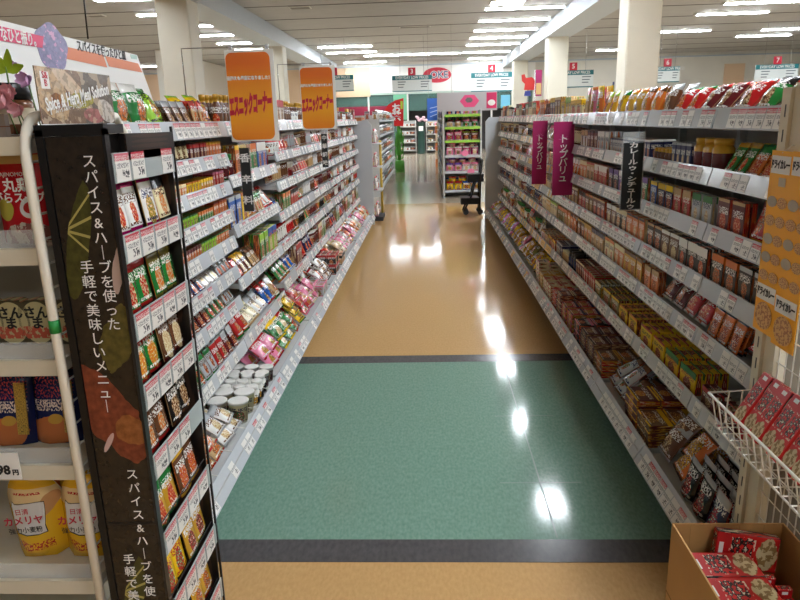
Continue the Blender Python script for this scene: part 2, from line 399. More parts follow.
def pouch_mesh(w, d, h, seed=0, pillow=False):
    r = random.Random(seed); nx, ny = 5, 7; m = MB(); G = []
    for s in (1, -1):
        g = []
        for j in range(ny+1):
            v = j/ny; row = []
            if pillow: pv = math.sin(math.pi*min(1, max(0, (v-.06)/.88)))**.6
            else: pv = (1 if v < .12 else math.cos((v-.12)/.8*math.pi/2)**.7 if v < .92 else 0)
            pv = 0 if v > .93 or (pillow and v < .05) else pv
            for i in range(nx+1):
                u = i/nx; pu = max(0, 1-(2*u-1)**2)**.55
                th = d/2*pv*pu*(1+.22*r.uniform(-1, 1)) if 0 < i < nx else 0
                nar = 1-(.07*pv if pillow else .03*pv)
                row.append((s*max(th, .0008), (u-.5)*w*nar, v*h))
            g.append(row)
        G.append(g)
    for s, g in zip((1, -1), G):
        for j in range(ny):
            for i in range(nx):
                q = [g[j][i], g[j][i+1], g[j+1][i+1], g[j+1][i]]
                uv = [(i/nx, j/ny), ((i+1)/nx, j/ny), ((i+1)/nx, (j+1)/ny), (i/nx, (j+1)/ny)]
                if s < 0: q = q[::-1]; uv = [(1-a, b) for a, b in uv[::-1]]
                m.face(q, uv, 0, True)
    # close the rim
    a, b = G; rim = [(0, i) for i in range(nx+1)]+[(j, nx) for j in range(1, ny+1)]+[(ny, i) for i in range(nx-1, -1, -1)]+[(j, 0) for j in range(ny-1, 0, -1)]
    for k in range(len(rim)):
        (j0, i0), (j1, i1) = rim[k], rim[(k+1) % len(rim)]
        m.face([a[j0][i0], b[j0][i0], b[j1][i1], a[j1][i1]], [(.5, .5)]*4)
    return m.mesh('pouch', [])
def jar_mesh(r, h): return MB().lathe([(r*.9, 0), (r, h*.06), (r, h*.72), (r*.8, h*.8), (r*.8, h*.84)], 12).mesh('jar', [])
def jarlid_mesh(r, h): return MB().lathe([(r*.86, h*.82), (r*.88, h*.98), (r*.8, h)], 12).mesh('lid', [])
def bottle_mesh(r, h): return MB().lathe([(r*.95, 0), (r, h*.04), (r, h*.6), (r*.45, h*.76), (r*.42, h*.86)], 10).mesh('bottle', [])
def cap_mesh(r, h): return MB().lathe([(r*.5, h*.85), (r*.5, h*.99), (r*.4, h)], 10).mesh('cap', [])
def cup_mesh(r, h): return MB().lathe([(r*.74, 0), (r*.97, h*.94), (r*1.03, h*.95), (r*1.03, h*.975)], 14).mesh('cup', [])
def cuplid_mesh(r, h): return MB().lathe([(r*1.0, h*.976), (r*1.0, h*.99), (r*.95, h)], 14).mesh('lid', [])
# kind: (shape, w, d, h, noun, finish)
KIND = dict(spice_box=('carton', .042, .05, .085, 'small spice box', 'carton'),
            curry_roux_box=('carton', .15, .03, .092, 'curry roux box', 'carton'),
            retort_box=('carton', .115, .022, .15, 'retort curry box', 'carton'),
            mix_box=('carton', .085, .04, .13, 'upright mix box', 'carton'),
            noodle_box=('carton', .13, .09, .1, 'wide instant box', 'carton'),
            standing_pouch=('pouch', .11, .04, .15, 'standing pouch', 'film'),
            sauce_packet=('pouch', .085, .012, .125, 'thin sauce packet', 'film'),
            seasoning_sachet=('pouch', .085, .012, .125, 'flat seasoning sachet', 'film'),
            dry_goods_bag=('pillow', .15, .06, .17, 'plump dry-goods bag', 'film'),
            noodle_bag=('pillow', .15, .05, .14, 'instant noodle bag', 'film'),
            glass_jar=('jar', .064, .064, .1, 'glass jar', 'film'),
            sauce_bottle=('bottle', .05, .05, .13, 'sauce bottle', 'film'),
            soup_cup=('cup', .085, .085, .095, 'paper cup', 'carton'))
def product_mesh(kind, base, band, scale, food=None, title=None):
    key = (kind, base, band, round(scale, 2), food, title)
    if key in PM: return PM[key]
    sh, w, d, h, noun, fin = KIND[kind]; w *= scale; d *= scale; h *= scale
    m = pack_mat(base, band, title, food, fin)
    seed = str(key)
    if sh == 'carton': me = carton_mesh(w, d, h); parts = []
    elif sh in ('pouch', 'pillow'): me = pouch_mesh(w, d, h, seed, sh == 'pillow'); parts = []
    else:
        lm = mat('lid_'+band, RGB[band], .3)
        if sh == 'jar': me = jar_mesh(w/2, h); p = ('lid', jarlid_mesh(w/2, h))
        elif sh == 'bottle': me = bottle_mesh(w/2, h); p = ('cap', cap_mesh(w/2, h))
        else: me = cup_mesh(w/2, h); p = ('lid', cuplid_mesh(w/2, h))
        p[1].materials.append(lm); parts = [p]
    me.materials.append(m); me.name = kind
    PM[key] = (me, parts, w, d, h); return PM[key]

INST = []      # kind, mesh, parts, matrix, label, group, category
def put(kind, base, band, M, label, group, scale=1., food=None, title=None):
    me, parts, w, d, h = product_mesh(kind, base, band, scale, food, title)
    INST.append((kind, me, parts, M, label, group))
CAT = dict(spice_box='spice box', curry_roux_box='curry box', retort_box='retort box', mix_box='mix box', noodle_box='instant box', standing_pouch='pouch', sauce_packet='packet', seasoning_sachet='sachet',
           dry_goods_bag='bag', noodle_bag='noodle bag', glass_jar='jar', sauce_bottle='bottle', soup_cup='paper cup')
def flush_products():
    by = {}
    for it in INST: by.setdefault(it[0], []).append(it)
    def pix(it):
        p = it[3].translation; d = (p-CAMP).length
        # the front row shows most: things deep on the shelf show less
        return (it[1].dimensions_hint if hasattr(it[1], 'dimensions_hint') else .1)/d
    for kind, L in by.items():
        L.sort(key=lambda it: (it[3].translation-CAMP).length)
        for it in L[:295]:
            o = obj(kind, it[1], None, it[3]); tag(o, it[4], CAT[kind], it[5])
            for pn, pm in it[2]: obj(pn, pm, o)
        rest = L[295:]
        if rest:
            bm = bmesh.new(); mats = []
            for it in rest:
                for me in [it[1]]+[p[1] for p in it[2]]:
                    mt = me.materials[0]
                    if mt not in mats: mats.append(mt)
                    k = mats.index(mt); n0 = len(bm.faces); v0 = len(bm.verts)
                    bm.from_mesh(me); bm.verts.ensure_lookup_table(); bm.faces.ensure_lookup_table()
                    for f in bm.faces[n0:]: f.material_index = k
                    bmesh.ops.transform(bm, matrix=it[3], verts=bm.verts[v0:])
            me = bpy.data.meshes.new(kind); bm.to_mesh(me); bm.free()
            for mt in mats: me.materials.append(mt)
            o = obj(kind, me); tag(o, 'farther rows of %ss deep along both aisle shelves' % KIND[kind][4], CAT[kind]); o['kind'] = 'stuff'

# ================================================================== PRICE TAGS
def tag_mat(name, head, seed, paper='white'):
    m = bpy.data.materials.new(name); m.use_nodes = True; nt = m.node_tree; p = nt.nodes['Principled BSDF']; b = NB(nt); vec, u, v = b.uv()
    mp = nt.nodes.new('ShaderNodeVectorMath'); mp.operation = 'MULTIPLY'; mp.inputs[1].default_value = (7, 5, 1); nt.links.new(vec, mp.inputs[0])
    n = b.noise(mp.outputs[0], 1.4, 2, (seed, seed*2, 0)); mp2 = nt.nodes.new('ShaderNodeVectorMath'); mp2.operation = 'MULTIPLY'; mp2.inputs[1].default_value = (16, 22, 1); nt.links.new(vec, mp2.inputs[0])
    n2 = b.noise(mp2.outputs[0], 1.2, 1, (seed, 3, 0))
    c = b.mix(0., L4(paper), L4(paper))
    big = b.m('MULTIPLY', b.m('MULTIPLY', b.m('GREATER_THAN', u, .42), b.m('LESS_THAN', u, .9)), b.m('MULTIPLY', b.m('GREATER_THAN', v, .12), b.m('LESS_THAN', v, .42)))
    c = b.mix(b.m('MULTIPLY', big, b.m('GREATER_THAN', n, .5)), c, (.03, .03, .035, 1))
    sm = b.m('MULTIPLY', b.m('MULTIPLY', b.m('GREATER_THAN', v, .48), b.m('LESS_THAN', v, .66)), b.m('LESS_THAN', b.m('ABSOLUTE', b.m('SUBTRACT', u, .5)), .42))
    c = b.mix(b.m('MULTIPLY', sm, b.m('GREATER_THAN', n2, .52)), c, (.1, .1, .11, 1))
    if head:
        hd = b.m('GREATER_THAN', v, .74)
        c = b.mix(hd, c, L4(head))
        c = b.mix(b.m('MULTIPLY', b.m('MULTIPLY', hd, b.m('LESS_THAN', v, .93)), b.m('GREATER_THAN', n2, .53)), c, L4('white'))
    nt.links.new(c, p.inputs['Base Color']); p.inputs['Roughness'].default_value = .35
    return m
TAGM = [tag_mat('price_card_red', (198, 40, 62), 3.1), tag_mat('price_card_pink', (206, 92, 108), 8.4), tag_mat('price_card_plain', None, 5.7), tag_mat('price_card_yellow', None, 2.2, (236, 190, 70))]
def card_mesh(wd, ht, m, t=.0012):
    k = MB(); k.box(-t/2, t/2, -wd/2, wd/2, 0, ht); return k.mesh('price_tag', m)
TAGMESH = {}
def tagmesh(wd, ht, k):
    key = (wd, ht, k)
    if key not in TAGMESH: TAGMESH[key] = card_mesh(wd, ht, TAGM[k])
    return TAGMESH[key]

# ================================================================== AISLE SHELVING
class Side: pass
LS, RS = Side(), Side()
LS.sg, LS.X0, LS.X1, LS.name, LS.rz = 1, -.82, -1.03, 'left', 0
RS.sg, RS.X0, RS.X1, RS.name, RS.rz = -1, .85, 1.05, 'right', math.pi
LS.joints = [2.0, 3.46, 4.54, 5.62, 6.70, 7.78, 8.86, 9.94]
RS.joints = [1.79+.7745*k for k in range(12)]
STD = [1.435, 1.23, 1.023, .818, .612, .33]
LS.levels = [[1.443, 1.298, 1.155, 1.015, .874, .714, .549, .297], [1.443, 1.18, .92, .63, .30]]+[[1.45, 1.25, 1.05, .84, .63, .36]]*5
RS.levels = [STD]*11
LS.back, RS.back = -1.50, 1.52
TAGS = {}
def shelving(sd, label):
    sg = sd.sg; y0, y1 = sd.joints[0], sd.joints[-1]; Xb = sd.back
    X = lambda base, a: base+sg*a
    def bx(a0, a1): return (min(a0, a1), max(a0, a1))
    t = thing('aisle_shelving', label, 'shelving', (Xb, (y0+y1)/2, 0))
    for k in range(len(sd.joints)-1):
        a, b = sd.joints[k], sd.joints[k+1]
        MB().box(*bx(Xb, Xb+sg*.012), a+.001, b-.001, .1, 1.47).build('back_panel', M_back, t)
        MB().box(*bx(sd.X0-sg*.06, sd.X0-sg*.07), a+.001, b-.001, 0, .1).build('kick_plate', M_kick, t)
        MB().box(*bx(Xb+sg*.013, Xb+sg*.05), a-.015, a+.015, 0, 1.49).build('upright', M_shelf, t)
        base = sd.X0
        lv = [(z, sd.X1, False) for z in sd.levels[k]]+[(.1, sd.X0, True)]
        for li, (z, x1, isb) in enumerate(lv):
            deck = MB().box(*bx(x1-sg*.002, Xb+sg*.013), a+.016, b-.016, z+.015, z+.04).build('shelf', M_shelf, t)
            sub(t, deck)
            rail = MB(); top = li == 0 and True
            rh = .075 if top else (.066 if not isb else .072); tilt = .018 if not isb else .045
            rail.prism([(x1+sg*.014, z), (x1+sg*.018, z+.002), (x1+sg*(.018-tilt), z+rh), (x1+sg*(.014-tilt), z+rh), (x1-sg*.0005, z+.008)], 'y', a+.004, b-.004)
            rail.build('price_rail', M_rail, deck)
            # price cards
            ang = math.atan2(tilt, rh); n = int((b-a-.03)/.066); y = a+.03+.03
            for q in range(n):
                p_ = rnd.random()
                wdt = .058
                if p_ < (.74 if not isb else .6):
                    kind = rnd.choices([0, 1, 2], [1, 2, 4] if not top else [3, 2, 1])[0]
                    if sd is RS and not top and 5 <= k <= 7 and rnd.random() < .5: kind = 3
                    ht = rh-.012
                    Mx = T((x1+sg*(.0192-tilt*.08), a+.045+q*(b-a-.06)/n, z+.007)) @ RZ(sd.rz) @ RY(-ang)
                    TAGS.setdefault(sd.name, []).append((deck, tagmesh(wdt, round(ht, 3), kind), Mx))
    # end panels
    for y in (y1+.002,):
        ep = [(sd.X0, 0), (sd.X0, 1.44), (sd.X0-sg*.05, 1.5), (Xb-sg*.0, 1.5), (Xb, 0)]
        MB().prism(ep, 'y', y, y+.026).build('end_panel', M_panel, t)
    # the reverse side of the run
    MB().box(*bx(Xb-sg*.002, Xb-sg*.03), y0, y1, .1, 1.47).build('reverse_panel', M_back, t)
    MB().box(*bx(Xb-sg*.031, Xb-sg*.45), y0+.02, y1-.02, 1.40, 1.425).build('reverse_shelf', M_shelf, t)
    MB().box(*bx(Xb-sg*.031, Xb-sg*.48), y0+.02, y1-.02, .0, .14).build('reverse_base', M_shelf, t)
    return t
shL = shelving(LS, 'long grey shelving run on the left of the aisle')
shR = shelving(RS, 'long grey shelving run on the right of the aisle')
for nm, L in TAGS.items():
    par = shL if nm == 'left' else shR
    L.sort(key=lambda q: (q[2].translation-CAMP).length)
    for deck, me, Mx in L[:290]: obj('price_tag', me, deck, Mx)
    bm = bmesh.new(); mats = TAGM
    for deck, me, Mx in L[290:]:
        v0, f0 = len(bm.verts), len(bm.faces); bm.from_mesh(me); bm.verts.ensure_lookup_table(); bm.faces.ensure_lookup_table()
        for f in bm.faces[f0:]: f.material_index = TAGM.index(me.materials[0])
        bmesh.ops.transform(bm, matrix=Mx, verts=bm.verts[v0:])
    me = bpy.data.meshes.new('price_tag'); bm.to_mesh(me); bm.free()
    for m in TAGM: me.materials.append(m)
    o = obj('price_tag', me, par); o['kind'] = 'stuff'

# ------------------------------------------------------------------ stocking
ORD = ['first', 'second', 'third', 'fourth', 'fifth', 'sixth', 'seventh', 'eighth', 'ninth', 'tenth', 'eleventh']
def stock(sd, bay, li, plan):
    """plan: list of (kind, base, band, pose, opts) from the near end of the bay to its far end"""
    sg = sd.sg; a, b = sd.joints[bay]+.02, sd.joints[bay+1]-.02
    lv = sd.levels[bay]; nl = len(lv); isb = li == nl
    if sd is LS and bay == 0: a = 2.06 if isb else 2.34
    z = (lv[li] if not isb else .1)+.0405
    above = lv[li-1] if li > 0 else 9
    clear = above-z-.008 if not isb else 9
    x1 = (sd.X0 if isb else sd.X1)-sg*(.04 if isb else .012)
    lname = 'top shelf' if li == 0 else 'bottom shelf' if isb else '%s shelf from top' % ORD[li]
    slot = (b-a)/len(plan)
    used = set(); items = []
    for pi, e in enumerate(plan):
        kind, base, band, pose = e[:4]; op = e[4] if len(e) > 4 else {}
        if pose == 'book' and kind == SA: kind = SC
        sc = op.get('s', 1.); food = op.get('food'); title = op.get('title')
        sh, w0, d0, h0, noun, fin = KIND[kind]
        lim = clear if not isb else (sd.levels[bay][-1]-z-.03 if pose in ('stand', 'lean') and op.get('deep', 2) > 2 else .3)
        if pose in ('stand', 'lean', 'book') and h0*sc > lim-.012: sc = (lim-.012)/h0
        if pose == 'stand' and 's' not in op and not isb and kind != C: sc = min(1.3, max(.75, (lim-.03)/h0))
        sc = round(sc, 2)
        me, parts, w, d, h = product_mesh(kind, base, band, sc, food, title)
        if (base, band, noun) in used: continue
        used.add((base, band, noun))
        pos = '%s, %s bay, %s aisle shelving' % (lname, ORD[bay], sd.name)
        label = ('%s and %s %s on %s' % (base, band, noun, pos)) if base != band else '%s %s on %s' % (base, noun, pos)
        group = label
        cw = w+.004 if pose != 'book' else (.06 if a < 6 else .09)
        items.append([kind, base, band, pose, op, sc, food, title, me, w, d, h, label, group, cw, max(1, int(slot/cw)), sh])
    left = (b-a)-sum(i[14]*i[15] for i in items)
    while items:
        c_ = [i for i in items if i[14] <= left]
        if not c_: break
        i = min(c_, key=lambda q: q[15]*q[14]); i[15] += 1; left -= i[14]
    gap = max(0, left)/max(1, sum(i[15] for i in items)); y = a
    for kind, base, band, pose, op, sc, food, title, me, w, d, h, label, group, cw, n, sh in items:
        step = cw+gap; y0_ = y; y += step*n
        for q in range(n):
            yc = y0_+step*(q+.5); jit = lambda s: rnd.uniform(-s, s)
            if pose == 'stand':
                deep = op.get('deep', 2 if a < 6.5 else 1); st = op.get('stack', 1)
                for k in range(deep):
                    for s in range(st):
                        if s*h+h > clear: break
                        M = T((x1-sg*(d/2+.004+k*(d+.004)+abs(jit(.004))), yc, z+s*(h+.0005))) @ RZ(sd.rz+(jit(.03) if sh == 'carton' else jit(.12)))
                        put(kind, base, band, M, label, group, sc, food, title)
            elif pose == 'lean':
                an = op.get('a', .28); deep = op.get('deep', 3 if a < 3 else 2 if z < 1.1 and a < 6 else 1)
                for k in range(deep):
                    M = T((x1-sg*(d*.6*math.cos(an)+.004+k*(d*1.06+.004)/math.cos(an)), yc+jit(.004), z+.003+d*.5*math.sin(an))) @ RZ(sd.rz+jit(.05)) @ RY(-an)
                    put(kind, base, band, M, label, group, sc, food, title)
            elif pose == 'book':
                M = T((x1-sg*(w*.40+.006), yc, z+.018)) @ RX(.32+jit(.04)) @ RZ(sd.rz-sg*(.85+jit(.1)))
                put(kind, base, band, M, label, group, sc, food, title)
            elif pose == 'flat':
                deep = op.get('deep', 2); st = op.get('stack', 3)
                for k in range(deep):
                    ns = st+rnd.choice([0, 0, -1, 1]) if op.get('rag') else st
                    for s in range(max(1, ns)):
                        if isb and (k+1)*(h+.006) > .15 and z+(s+1)*(d+.001) > lv[-1]-.01: break
                        M = T((x1-sg*(.006+k*(h+.006)+abs(jit(.004))), yc+jit(.002), z+d/2+.001+s*(d+.001))) @ RZ(sd.rz+jit(.03)) @ RY(-math.pi/2)
                        put(kind, base, band, M, label, group, sc, food, title)
            elif pose == 'heap':
                deep = op.get('deep', 3 if a < 5 else 2); st = op.get('stack', 2)
                for k in range(deep):
                    for s in range(st):
                        an = op.get('a', 1.0)+jit(.18)
                        if isb and .012+k*h*.8+s*.03+h*math.sin(an) > .19 and z+.012+d*.8+s*d+h*math.cos(an) > lv[-1]-.01: break
                        M = T((x1-sg*(.008+d*.4+k*(h*.8)+s*.03+abs(jit(.006))), yc+jit(.004), z+.012+d*.35+s*d*1.05)) @ RZ(sd.rz+jit(.14)) @ RY(-an)
                        put(kind, base, band, M, label, group, sc, food, title)
def mixrow(pool, n, r):
    p = pool[:]; r.shuffle(p); return p[:n]
SC = 'seasoning_sachet'
C, RT, SP, MX, NBX, PO, SA, DG, NO, JA, BO, CU = 'curry_roux_box', 'retort_box', 'spice_box', 'mix_box', 'noodle_box', 'standing_pouch', 'sauce_packet', 'dry_goods_bag', 'noodle_bag', 'glass_jar', 'sauce_bottle', 'soup_cup'
# ---- right run: nearest bays follow the photograph; farther bays draw from the same pools
R = {}
R[0] = [[(DG, 'maroon', 'silver', 'lean', {'a': .72, 'deep': 2, 's': .82}), (DG, 'green', 'black', 'lean', {'a': .72, 'deep': 2, 's': .82}), (DG, 'red', 'silver', 'lean', {'a': .72, 'deep': 2, 's': .82})],
        [(DG, 'maroon', 'red', 'lean', {'a': .72, 'deep': 2, 's': .82}), (DG, 'red', 'green', 'lean', {'a': .72, 'deep': 2, 's': .82}), (DG, 'brown', 'silver', 'lean', {'deep': 2, 'a': .4, 's': .85})],
        [(DG, 'orange', 'brown', 'lean', {'deep': 2, 'a': .35, 's': .85}), (DG, 'gold', 'orange', 'lean', {'deep': 2, 'a': .35, 's': .85}), (DG, 'yellow', 'green', 'lean', {'deep': 2, 'a': .35, 's': .85})],
        [(PO, 'gold', 'lime', 'lean', {}), (PO, 'orange', 'yellow', 'stand', {}), (PO, 'pink', 'orange', 'stand', {}), (PO, 'tan', 'pink', 'stand', {})],
        [(NBX, 'cream', 'yellow', 'stand', {'deep': 1}), (MX, 'yellow', 'lime', 'stand', {'s': 1.2}), (NBX, 'yellow', 'gold', 'stand', {'deep': 1})],
        [(MX, 'brown', 'cream', 'stand', {}), (MX, 'navy', 'yellow', 'stand', {}), (JA, 'maroon', 'brown', 'stand', {})]]
R[1] = [[(SA, 'gold', 'olive', 'lean', {'a': .5}), (SA, 'orange', 'green', 'lean', {'a': .5}), (SA, 'green', 'gold', 'lean', {'a': .5})],
        [(JA, 'maroon', 'gold', 'stand', {'deep': 1}), (SP, 'navy', 'silver', 'stand', {'deep': 2, 's': 1.2}), (JA, 'brown', 'gold', 'stand', {'s': .7})],
        [(SP, 'navy', 'white', 'stand', {'deep': 2, 's': 1.2}), (SP, 'silver', 'navy', 'stand', {'deep': 2, 's': 1.1})],
        [(MX, 'silver', 'white', 'stand', {}), (MX, 'maroon', 'black', 'stand', {}), (MX, 'white', 'tan', 'stand', {})],
        [(SA, 'cream', 'brown', 'book', {}), (SA, 'white', 'brown', 'book', {}), (SA, 'brown', 'gold', 'book', {})],
        [(PO, 'pink', 'white', 'lean', {}), (PO, 'tan', 'orange', 'lean', {}), (PO, 'white', 'pink', 'lean', {})]]
R[2] = [[(PO, 'olive', 'yellow', 'lean', {'deep': 2}), (PO, 'red', 'gold', 'lean', {'deep': 2}), (RT, 'maroon', 'tan', 'stand', {})],
        [(RT, 'silver', 'green', 'stand', {'s': .8}), (RT, 'red', 'tan', 'stand', {'s': .8}), (RT, 'navy', 'yellow', 'stand', {'s': .8}), (RT, 'blue', 'yellow', 'stand', {'s': .8})],
        [(RT, 'green', 'purple', 'stand', {'s': .85}), (RT, 'purple', 'white', 'stand', {'s': .85}), (RT, 'black', 'purple', 'stand', {})],
        [(RT, 'red', 'white', 'stand', {}), (RT, 'tan', 'red', 'stand', {}), (RT, 'orange', 'cream', 'stand', {})],
        [(PO, 'orange', 'white', 'stand', {}), (PO, 'red', 'cream', 'stand', {}), (PO, 'tan', 'red', 'stand', {})],
        [(PO, 'pink', 'white', 'stand', {}), (PO, 'cream', 'orange', 'stand', {}), (PO, 'white', 'pink', 'stand', {})]]
R[3] = [[(DG, 'maroon', 'brown', 'lean', {'deep': 2}), (RT, 'black', 'silver', 'stand', {'deep': 3, 'food': ('orange', 'brown')}), (RT, 'black', 'orange', 'stand', {'deep': 3, 'food': ('orange', 'brown')})],
        [(RT, 'black', 'white', 'stand', {'deep': 3, 'food': ('orange', 'red')}), (RT, 'brown', 'white', 'stand', {'deep': 3}), (RT, 'black', 'tan', 'stand', {'deep': 3})],
        [(RT, 'orange', 'black', 'stand', {'deep': 3}), (RT, 'black', 'cream', 'stand', {'deep': 3, 'food': ('orange', 'cream')}), (RT, 'maroon', 'white', 'stand', {'deep': 3})],
        [(RT, 'maroon', 'tan', 'stand', {}), (RT, 'brown', 'orange', 'stand', {}), (RT, 'red', 'black', 'stand', {})],
        [(RT, 'brown', 'cream', 'stand', {}), (RT, 'maroon', 'orange', 'stand', {}), (RT, 'red', 'brown', 'stand', {})],
        [(RT, 'red', 'tan', 'stand', {}), (RT, 'cream', 'brown', 'stand', {}), (RT, 'gold', 'cream', 'stand', {})]]
R[4] = [[(DG, 'maroon', 'red', 'heap', {'a': .7, 'stack': 1}), (DG, 'red', 'black', 'heap', {'a': .8, 'stack': 1}), (SA, 'orange', 'black', 'lean', {})],
        [(DG, 'red', 'white', 'lean', {'a': .6, 's': .8}), (DG, 'maroon', 'white', 'lean', {'a': .6, 's': .8}), (RT, 'orange', 'tan', 'stand', {'s': .8})],
        [(RT, 'gold', 'brown', 'stand', {'s': .85}), (RT, 'orange', 'cream', 'stand', {'s': .85}), (RT, 'cream', 'orange', 'stand', {'s': .85})],
        [(RT, 'tan', 'navy', 'stand', {}), (RT, 'orange', 'gold', 'stand', {}), (RT, 'brown', 'gold', 'stand', {})],
        [(RT, 'orange', 'brown', 'stand', {}), (RT, 'gold', 'orange', 'stand', {}), (MX, 'olive', 'orange', 'stand', {})],
        [(RT, 'cream', 'lime', 'stand', {}), (RT, 'gold', 'cream', 'stand', {}), (RT, 'cream', 'white', 'stand', {'title': 'brown'})]]
R[5] = [[(C, 'red', 'cream', 'stand', {'deep': 3, 's': 1.1}), (C, 'maroon', 'red', 'stand', {'deep': 2, 's': .9})],
        [(C, 'yellow', 'green', 'stand', {'deep': 4, 's': 1.05, 'food': ('brown', 'red')}), (C, 'yellow', 'red', 'stand', {'deep': 5, 's': 1.05, 'food': ('red', 'brown')})],
        [(C, 'yellow', 'orange', 'stand', {'deep': 5, 'stack': 1}), (C, 'olive', 'yellow', 'stand', {'deep': 5, 's': 1.05})],
        [(C, 'olive', 'cream', 'stand', {'deep': 5}), (SP, 'red', 'olive', 'stand', {'deep': 4}), (SP, 'maroon', 'cream', 'stand', {'deep': 4})],
        [(JA, 'navy', 'black', 'stand', {'deep': 3}), (JA, 'tan', 'cream', 'stand', {'deep': 4, 's': .8}), (SP, 'navy', 'silver', 'stand', {'deep': 4})],
        [(C, 'cream', 'yellow', 'stand', {'deep': 4}), (C, 'cream', 'olive', 'stand', {'deep': 4}), (C, 'white', 'gold', 'stand', {'deep': 4})]]
R[6] = [[(PO, 'navy', 'silver', 'lean', {'deep': 4, 'a': .2, 's': 1.15, 'food': ('red', 'navy')}), (PO, 'black', 'silver', 'lean', {'deep': 4, 'a': .2, 's': 1.15, 'food': ('maroon', 'red')}), (DG, 'orange', 'brown', 'heap', {'a': .75, 'deep': 3, 'stack': 2, 's': .9}), (DG, 'brown', 'silver', 'heap', {'a': .7, 'deep': 3, 'stack': 2, 's': .9})],
        [(C, 'brown', 'yellow', 'flat', {'deep': 3, 'stack': 3, 's': 1.1, 'title': 'white', 'food': ('maroon', 'gold')}), (C, 'maroon', 'yellow', 'flat', {'deep': 3, 'stack': 4, 's': 1.1, 'title': 'white', 'food': ('gold', 'red')}), (PO, 'silver', 'brown', 'heap', {'deep': 2, 'stack': 2})],
        [(C, 'brown', 'gold', 'flat', {'deep': 3, 'stack': 3, 's': 1.1, 'food': ('red', 'gold')}), (C, 'maroon', 'black', 'flat', {'deep': 3, 'stack': 4}), (C, 'black', 'pink', 'flat', {'deep': 3, 'stack': 4})],
        [(C, 'red', 'navy', 'flat', {'deep': 3, 'stack': 4}), (C, 'maroon', 'cream', 'flat', {'deep': 3, 'stack': 5}), (C, 'red', 'silver', 'flat', {'deep': 3, 'stack': 4})],
        [(C, 'cream', 'red', 'flat', {'deep': 3, 'stack': 4}), (C, 'gold', 'cream', 'flat', {'deep': 2, 'stack': 4}), (C, 'cream', 'pink', 'flat', {'deep': 2, 'stack': 6})],
        [(NO, 'yellow', 'brown', 'heap', {'stack': 2}), (NO, 'gold', 'yellow', 'heap', {'stack': 2}), (NO, 'olive', 'gold', 'heap', {'stack': 2})]]
RP = [[(MX, 'green', 'red', 'stand', {}), (PO, 'silver', 'white', 'lean', {}), (JA, 'brown', 'red', 'stand', {}), (BO, 'maroon', 'red', 'stand', {}), (MX, 'cream', 'brown', 'stand', {}), (SA, 'white', 'black', 'book', {}), (MX, 'orange', 'yellow', 'stand', {})],
      [(SA, 'white', 'brown', 'book', {}), (SA, 'brown', 'cream', 'book', {}), (SA, 'maroon', 'white', 'book', {}), (SA, 'black', 'cream', 'book', {}), (PO, 'tan', 'white', 'lean', {}), (PO, 'white', 'red', 'lean', {})],
      [(SA, 'orange', 'white', 'book', {}), (SA, 'brown', 'white', 'book', {}), (SA, 'maroon', 'cream', 'book', {}), (PO, 'pink', 'cream', 'lean', {}), (PO, 'red', 'white', 'lean', {}), (SA, 'silver', 'black', 'book', {})],
      [(SA, 'maroon', 'silver', 'book', {}), (SA, 'red', 'white', 'book', {}), (PO, 'brown', 'red', 'lean', {}), (SA, 'black', 'silver', 'book', {}), (SA, 'tan', 'maroon', 'book', {})],
      [(SA, 'maroon', 'white', 'book', {}), (SA, 'white', 'silver', 'book', {}), (SA, 'navy', 'silver', 'book', {}), (PO, 'brown', 'cream', 'lean', {}), (PO, 'maroon', 'pink', 'lean', {})],
      [(PO, 'white', 'olive', 'lean', {}), (PO, 'olive', 'white', 'lean', {}), (SA, 'white', 'green', 'book', {}), (C, 'cream', 'yellow', 'stand', {'deep': 3}), (PO, 'silver', 'red', 'lean', {})],
      [(NO, 'yellow', 'brown', 'heap', {}), (NO, 'pink', 'white', 'heap', {}), (NO, 'white', 'silver', 'heap', {}), (NO, 'gold', 'olive', 'heap', {}), (NO, 'purple', 'pink', 'heap', {})]]
for bay in range(11):
    for li in range(7):
        r2 = random.Random(bay*31+li)
        plan = R[li][bay] if bay < 6 else mixrow(RP[li], 3, r2)
        stock(RS, bay, li, plan)
